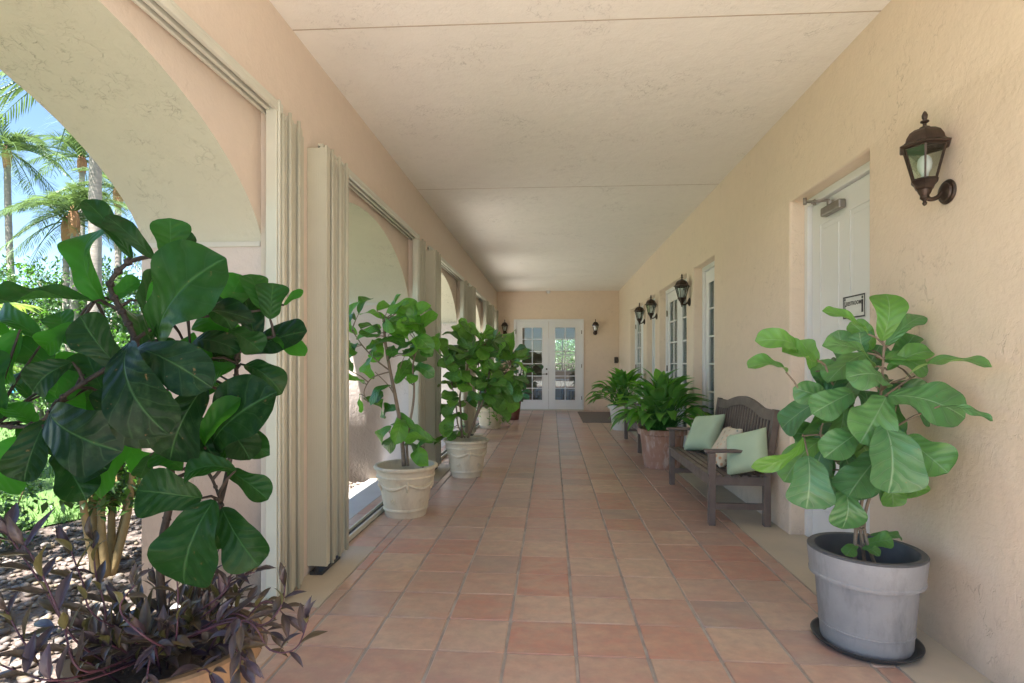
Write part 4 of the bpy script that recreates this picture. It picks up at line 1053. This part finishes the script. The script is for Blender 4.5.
fig_plant((-1.303, 4.93, 0), 'tall open fiddle-leaf fig in the nearest cream pot with garland relief', M['potcream'], 'classic', .178, .283, .45,
    [([(404,466), (401,430), (396,400), (389,365), (385,340), (384,322)], .020), ([(408,466), (407,440), (413,405), (414,385), (413,365), (418,345)], .013), ([(389,370), (376,360), (362,345), (352,330)], .008), ([(389,372), (372,378), (364,392), (368,402)], .007), ([(396,398),(388,385),(375,372)],.006), ([(413,385),(400,372),(405,355)],.006),
     ([(423,468), (424,452), (424,440)], .006), ([(402,440),(392,436),(388,430)],.004)],
    [(365,306), (356,317), (372,317), (366,333,2), (352,322), (349,336), (384,308), (396,306), (402,314,2), (392,320,2), (415,314), (408,328,2), (421,325,2), (353,352), (346,368), (356,382), (368,372), (380,356,2), (395,350,2), (405,372,2), (415,358,2), (427,350), (424,372), (418,338,2),
     (362,402), (372,408), (384,406,2), (381,395), (388,330,2), (400,340,2), (376,345), (412,380), (348,350), (426,345),
     (398,432), (386,434), (393,440), (415,440), (421,436), (428,446), (418,450), (405,426)], M['fig'], 41, (23, 36), 5.0, spread=.22, mult=1.25)
fig_plant((-1.023, 6.66, 0), 'bushy fiddle-leaf fig in the second cream pot with garland relief', M['potcream'], 'classic', .178, .275, .44,
    [([(462,438), (461,415), (460,395), (466,375), (470,350)], .014), ([(468,438), (475,420), (483,400), (489,375), (490,355)], .016), ([(465,438), (458,425), (456,405), (452,385), (450,365)], .010), ([(475,420), (480,395), (478,370), (482,348)], .010), ([(483,400),(500,380),(510,365)],.008)],
    [(452,340), (446,348,2), (460,338,2), (470,334,2), (480,336,2), (490,340,3), (500,345,3), (508,352,3), (514,362,3), (516,375,2), (510,385,3), (506,398,2), (498,392,3), (490,385,3), (482,378,3), (476,366,3), (466,356,3), (456,360,2), (445,362,2), (452,372,2), (462,372,2), (490,362,3), (500,370,3), (484,352,3), (474,346,2), (496,405,2), (486,402,2), (444,385), (456,390,2), (458,402,2),
     (452,412), (450,424,2), (447,434), (455,436), (460,432), (500,380,3), (492,398,2), (470,388,2), (512,395), (480,390,2)], M['figolive'], 43, (17, 28), 6.75, spread=.34, mult=1.8)
def fern_pot():
    o = Vector((-1.274, 11.5, 0)); t = thing('potted_shrub', 'low light green plant spilling from a plain cream pot behind the bushy fig', 'potted plant', o)
    pot(t, .21, .29, .45, M['potcream2'], 'classic')
    Lv = Leaves(8); rr = random.Random(8); bm = nb()
    for i in range(170):
        a = rr.uniform(0, 2 * PI); hang = rr.random() < .18; r0 = rr.uniform(.02, .22)
        s0 = Vector((r0 * math.cos(a), r0 * math.sin(a), .36)); out = Vector((math.cos(a), math.sin(a), 0))
        if hang: pts = [s0, s0 + out * (.29 - r0) + Vector((0, 0, .16)), s0 + out * (.36 - r0) + Vector((0, 0, -.02)), s0 + out * (.38 - r0) + Vector((0, 0, -rr.uniform(.1, .3)))]
        else: pts = [s0, s0 + out * .05 + Vector((0, 0, .15)), s0 + out * rr.uniform(.08, .2) + Vector((0, 0, rr.uniform(.2, .36)))]
        cv = smooth_curve(pts, 4); tube(bm, cv, .003, 4, cap=False)
        for p in cv[2:]:
            for q in range(2):
                d = Vector((rr.uniform(-1, 1), rr.uniform(-1, 1), rr.uniform(-.3, .7))).normalized(); Lv.leaf(p, p + d * .075, .03, (rr.uniform(-.4, .4), -.4, 1), 'oval', nl=3, nw=2)
    obj('stem', bm, M['bush'], t); Lv.build('foliage', M['fern'], t)
fern_pot()
fig_plant((-.965, 13.25, 0), 'dark blue green fig in a dark red terracotta pot near the French doors', M['potdark'], 'plain', .18, .27, .50,
    [([(513,402), (512,390), (511,375), (514,360)], .02), ([(514,402), (518,388), (521,372), (522,362)], .016)],
    [(510,352,3), (516,350,3), (522,356,3), (526,362,3), (528,366,2), (520,366,3), (514,362,3), (508,366,3), (512,376,3), (520,376,3), (526,374,2), (516,386,3), (508,384,3), (522,386,2), (512,394,2), (520,392,2), (506,358,3), (524,368,2)], M['figblue'], 47, (10, 16), 13.2, gar=False, spread=.3)
# ---------------------------------------------------------------- peace lilies
def lily(o, label, potm, style, R0, R1, H, n, size, seed):
    o = Vector(o); t = thing('potted_peace_lily', label, 'potted plant', o, 0, 'potted peace lilies')
    pot(t, R0, R1, H, potm, style, soilz=H - .06); Lv = Leaves(seed); bm = nb(); rr = random.Random(seed)
    for i in range(n):
        a = rr.uniform(0, 2 * PI); q = rr.random(); out = Vector((math.cos(a), math.sin(a), 0)); sd = Vector((-math.sin(a), math.cos(a), 0))
        reach = size * (.12 + .92 * q ** .7) * rr.uniform(.8, 1.15); top = size * (.62 - .46 * q ** 1.5) * rr.uniform(.8, 1.1)
        s0 = out * rr.uniform(.0, .13) + Vector((0, 0, H - .06)); e = out * reach * .50 + Vector((0, 0, H + top * .85))
        cv = smooth_curve([s0, s0 + (e - s0) * .5 + Vector((0, 0, top * .12)), e], 4); tube(bm, cv, [.006] * 5 + [.0045] * 4, 5, cap=False)
        l = size * rr.uniform(.42, .60); dr = (out * (.45 + .75 * q) + Vector((0, 0, .95 - 1.45 * q)) + sd * rr.uniform(-.3, .3)).normalized()
        Lv.leaf(e, e + dr * l, l * rr.uniform(.32, .44), out * -.5 * (1 - q) + Vector((0, 0, 1)), 'lance', droop=rr.uniform(.1, .24), fold=.45, wave=.015, nl=9, nw=4, twist=rr.uniform(-.6, .6))
    obj('stem', bm, M['lily'], t); Lv.build('foliage', M['lily'], t)
lily((1.43, 7.42, 0), 'large peace lily in a terracotta pot stained white, between the two benches', M['potterra'], 'plain', .225, .315, .50, 140, .74, 61)
lily((1.41, 11.4, 0), 'peace lily in a white pot beside the far end of the second bench', M['potwhite'], 'plain', .185, .29, .50, 100, .74, 62)

# ================================================================ OUTDOOR PLANTS
def frond(Lv, bm, base, dirv, L, leafL, n=26, droop=1.0, w=.035, rr=RND, up=.5):
    d = Vector(dirv).normalized(); h = Vector((d.x, d.y, 0)); h = h.normalized() if h.length > .01 else Vector((1, 0, 0)); sd = h.cross(Vector((0, 0, 1)))
    pts = []
    for i in range(11):
        t = i / 10; pts.append(Vector(base) + d * (L * t) + Vector((0, 0, -droop * L * .55 * t * t)))
    tube(bm, pts, [.03 * (1 - .85 * i / 10) * L / 2.5 for i in range(11)], 5, cap=False)
    for i in range(n):
        t = .12 + .88 * i / n; k = t * 10; a = int(min(9, k)); p = pts[a].lerp(pts[a + 1], k - a); ax = (pts[a + 1] - pts[a]).normalized()
        for s_ in (-1, 1):
            l = leafL * (math.sin(PI * min(1, .12 + t * .86)) ** .6) * rr.uniform(.85, 1.1)
            dr = (ax * .7 + sd * s_ * .85 + Vector((0, 0, up * (1 - t) - .45 * t + rr.uniform(-.25, .15)))).normalized()
            Lv.leaf(p, p + dr * l, w, Vector((0, 0, 1)) + sd * s_ * .4, 'strip', droop=.10, fold=.2, wave=0, nl=3, nw=1, smooth=False)
def palm(px, py, d, tw, label, nf=16, L=2.6, lean=0, shaft=True, m='palm', seed=1, base=None):
    top = at(px, py, d); b = Vector((top.x + lean, top.y, -.06)) if base is None else Vector(base)
    t = thing('palm_tree', label, 'palm tree', b, 0, 'palm trees in the garden'); rr = random.Random(seed)
    pts = [Vector((0, 0, 0)) .lerp(top - b, i / 14) + Vector((-lean * .25 * math.sin(PI * i / 14), 0, 0)) for i in range(15)]
    bm = nb(); tube(bm, smooth_curve(pts, 3), [tw * (1.15 - .3 * i / 42 + (.03 if i % 2 else -.02)) / 2 * 1.0 for i in range(43)], 14); obj('trunk', bm, M['trunk'], t)
    if shaft:
        bm = nb(); tp = top - b
        lathe(bm, [(tw * .45, -.8), (tw * .62, -.5), (tw * .68, -.2), (tw * .4, .15), (0, .35)], 14, tp); 
        for v in bm.verts: v.co += Vector((rr.uniform(-.03, .03), rr.uniform(-.03, .03), 0))
        obj('crown_shaft', bm, M['shaft'], t)
    Lv = Leaves(seed); bm = nb(); tp = top - b
    nf = int(nf * 1.7)
    for i in range(nf):
        a = 2.4 * i + rr.uniform(-.2, .2); el = rr.uniform(-.45, 1.2)
        frond(Lv, bm, tp, (math.cos(a) * math.cos(el), math.sin(a) * math.cos(el), math.sin(el) + .15), L * rr.uniform(.8, 1.1), L * .27, 34, rr.uniform(.8, 1.5), .034 * L / 2.5, rr)
    obj('frond_rib', bm, M[m], t); Lv.build('crown', M[m], t)
palm(7, 150, 24, .27, 'palm at the far left edge, its drooping crown against the sky', 18, 2.6, lean=.7, seed=1)
palm(96, 70, 14, .29, 'tall palm with a thick grey trunk rising out of sight above the arch', 14, 2.6, seed=2, shaft=False, base=(at(94, 240, 14).x, at(94, 240, 14).y, -.06))
palm(118, 188, 22, .26, 'palm just left of the arch pillar, mostly hidden by the arch', 14, 2.3, seed=3)
palm(74, 212, 18, .22, 'palm with orange brown crown base, right one of the close pair before the trees', 15, 2.2, seed=4)
palm(66, 222, 18.6, .20, 'left, slightly lower palm of the close pair before the garden trees', 11, 1.9, seed=14)
palm(82, 158, 30, .3, 'slender distant palm behind the thick grey trunk', 15, 3.2, seed=5)
def areca(o, label):
    o = Vector(o); t = thing('areca_palm', label, 'palm clump', o); Lv = Leaves(6); bm = nb(); rr = random.Random(6); st = nb()
    for i in range(11):
        a = rr.uniform(-1.2, 1.6); b = Vector((rr.uniform(-.3, .3), rr.uniform(-.3, .3), 0)); h = rr.uniform(.9, 1.6); e = b + Vector((math.cos(a) * .25, math.sin(a) * .25, h))
        tube(st, [b, e], [.03, .02], 8); frond(Lv, bm, e, (math.cos(a) * .8, math.sin(a) * .8, rr.uniform(.55, 1.0)), rr.uniform(1.5, 2.0), .48, 30, rr.uniform(.7, 1.1), .030, rr, up=.2)
    obj('stem', st, M['shrubstem'], t); obj('frond_rib', bm, M['areca'], t); Lv.build('foliage', M['areca'], t)
areca((at(-190, 400, 5.6).x, at(-190, 400, 5.6).y, -.06), 'yellow green palm clump whose fronds reach in from the left edge')
def bushy(name, label, cat, o, h, w, n, ls, seed, m='bush', stems=6, sm='shrubstem', group=None, low=.25, r_=.03):
    o = Vector(o); t = thing(name, label, cat, o, 0, group); rr = random.Random(seed); st = nb(); tips = []
    for i in range(stems):
        a = 2 * PI * i / stems + rr.uniform(-.4, .4); k = rr.uniform(.4, 1); e = Vector((math.cos(a) * w * .42 * k, math.sin(a) * w * .42 * k, h * rr.uniform(.7, .95)))
        b = Vector((math.cos(a) * w * .08, math.sin(a) * w * .08, 0)); cv = smooth_curve([b, b.lerp(e, .4) + Vector((rr.uniform(-.05, .05) * w, rr.uniform(-.05, .05) * w, h * .06)), e], 5)
        tube(st, cv, [r_ * (1 - .6 * q / len(cv)) for q in range(len(cv))], 8); tips += cv[4:]
    obj('trunk', st, M[sm], t)
    Lv = Leaves(seed); lobes = []
    for i in range(16 + n // 250):
        c = rr.choice(tips) + Vector((rr.gauss(0, w * .13), rr.gauss(0, w * .13), rr.gauss(0, h * .07))); lobes.append((c, rr.uniform(.10, .20) * w))
    for i in range(n):
        c, rad = rr.choice(lobes); v = Vector((rr.gauss(0, 1), rr.gauss(0, 1), rr.gauss(0, .85))); v = v.normalized() * rad * rr.uniform(.55, 1.08); p = c + v
        if p.z < h * low: continue
        d = (v.normalized() * .8 + Vector((rr.uniform(-.8, .8), rr.uniform(-.8, .8), rr.uniform(-.6, .6)))).normalized(); l = ls * rr.uniform(.7, 1.3)
        Lv.leaf(p, p + d * l, l * .45, Vector((rr.uniform(-1, 1), rr.uniform(-1, 1), 1.2)), 'oval', nl=2, nw=1 if n > 5000 else 2)
    Lv.build('crown', M[m], t)
def ground_at(px, d): p = at(px, 400, d); return (p.x, p.y, -.06)
bushy('garden_shrub', 'shrub with bare ochre stems and narrow leaves just outside the nearest arch', 'shrub', ground_at(104, 3.75), 1.25, .75, 1500, .075, 71, stems=7, low=.36, r_=.030)
bushy('garden_shrub', 'low bright green shrub at the left edge of the pebbles', 'shrub', ground_at(-15, 4.1), .50, .6, 800, .06, 72, stems=6, low=.02, r_=.01)
bushy('garden_shrub', 'dark leafy shrub on the lawn edge behind the bare stemmed one', 'shrub', ground_at(130, 6.0), 1.1, 1.2, 2200, .08, 73, low=.02, r_=.02)
for i, (px, d, h, w, lab) in enumerate(((20, 20, 4.6, 5, 'broad leafy tree behind the left palms, farthest left of the tree row'), (70, 22, 5.4, 6, 'leafy tree in the garden behind the low palm'), (125, 20, 5.2, 5, 'leafy tree of the row closest to the arch pillar'),
        (-60, 18, 4.6, 6, 'garden tree outside the left edge of the view'), (45, 14, 2.2, 3.2, 'wide low bush on the lawn in front of the trees'), (110, 12, 2.0, 2.8, 'low bush on the lawn beside the pillar'),
        (250, 26, 5.5, 8, 'garden tree glimpsed past the second arch'), (350, 42, 6.5, 10, 'distant garden tree glimpsed past the farther arches'), (560, 31, 3.2, 5, 'garden tree seen through the window of the room behind the French doors'))):
    bushy('garden_tree', lab, 'tree', ground_at(px, d), h, w, 6500, .16 if d > 15 else .11, 80 + i, stems=7, sm='trunk', group='leafy trees beyond the lawn', low=.05, r_=.10)
bushy('shade_tree', 'tall leafy tree just outside the view whose crown shades the pebble bed', 'tree', (-5.3, -1.5, -.06), 9.5, 6.5, 2600, .34, 97, stems=8, sm='trunk', low=.55, r_=.12)
# small closed blue parasol on the lawn
t = thing('garden_parasol', 'small closed blue parasol far out on the lawn', 'parasol', ground_at(22, 16))
bm = nb(); tube(bm, [(0, 0, 0), (0, 0, 1.2)], .03, 8); obj('pole', bm, M['whiteplastic'], t)
M['blue'] = mottled('blue canvas', (.05, .25, .6), (.07, .3, .65), 5, .8, .1)
bm = nb(); lathe(bm, [(.0, .55), (.22, .55), (.20, .8), (.10, 1.15), (0, 1.3)], 10); obj('canopy', bm, M['blue'], t)

# ================================================================ LIGHT, SKY, CAMERA
w = bpy.data.worlds.new('World'); S.world = w; w.use_nodes = True
nt = w.node_tree; bg = nt.nodes['Background']; sky = nt.nodes.new('ShaderNodeTexSky'); sky.sky_type = 'NISHITA'; sky.sun_disc = False
trav = Vector((.21, .54, -1)).normalized()
sky.sun_elevation = math.asin(-trav.z); sky.sun_rotation = math.atan2(-trav.x, -trav.y)
sky.air_density = .8; sky.dust_density = .2; sky.ozone_density = 2.5
nt.links.new(sky.outputs[0], bg.inputs[0]); bg.inputs[1].default_value = .065
sd = bpy.data.lights.new('sun', 'SUN'); sd.energy = 5.0; sd.angle = math.radians(.6); sd.color = (1, .97, .93)
so = bpy.data.objects.new('sun', sd); C.objects.link(so); so.rotation_euler = trav.to_track_quat('-Z', 'Y').to_euler()
cd = bpy.data.cameras.new('camera'); cam = bpy.data.objects.new('camera', cd); C.objects.link(cam); S.camera = cam
cam.location = CAM; cam.rotation_euler = (PI / 2, 0, TH)
cd.sensor_width = 36; cd.lens = 36 * FPX / 1024; cd.shift_y = (HORIZ - 341.5) / 1024; cd.clip_start = .05; cd.clip_end = 2000
S.view_settings.view_transform = 'Standard'; S.view_settings.look = 'None'; S.view_settings.exposure = 2.5; S.view_settings.gamma = 1
S.cycles.max_bounces = 12; S.cycles.diffuse_bounces = 8; S.cycles.transparent_max_bounces = 16
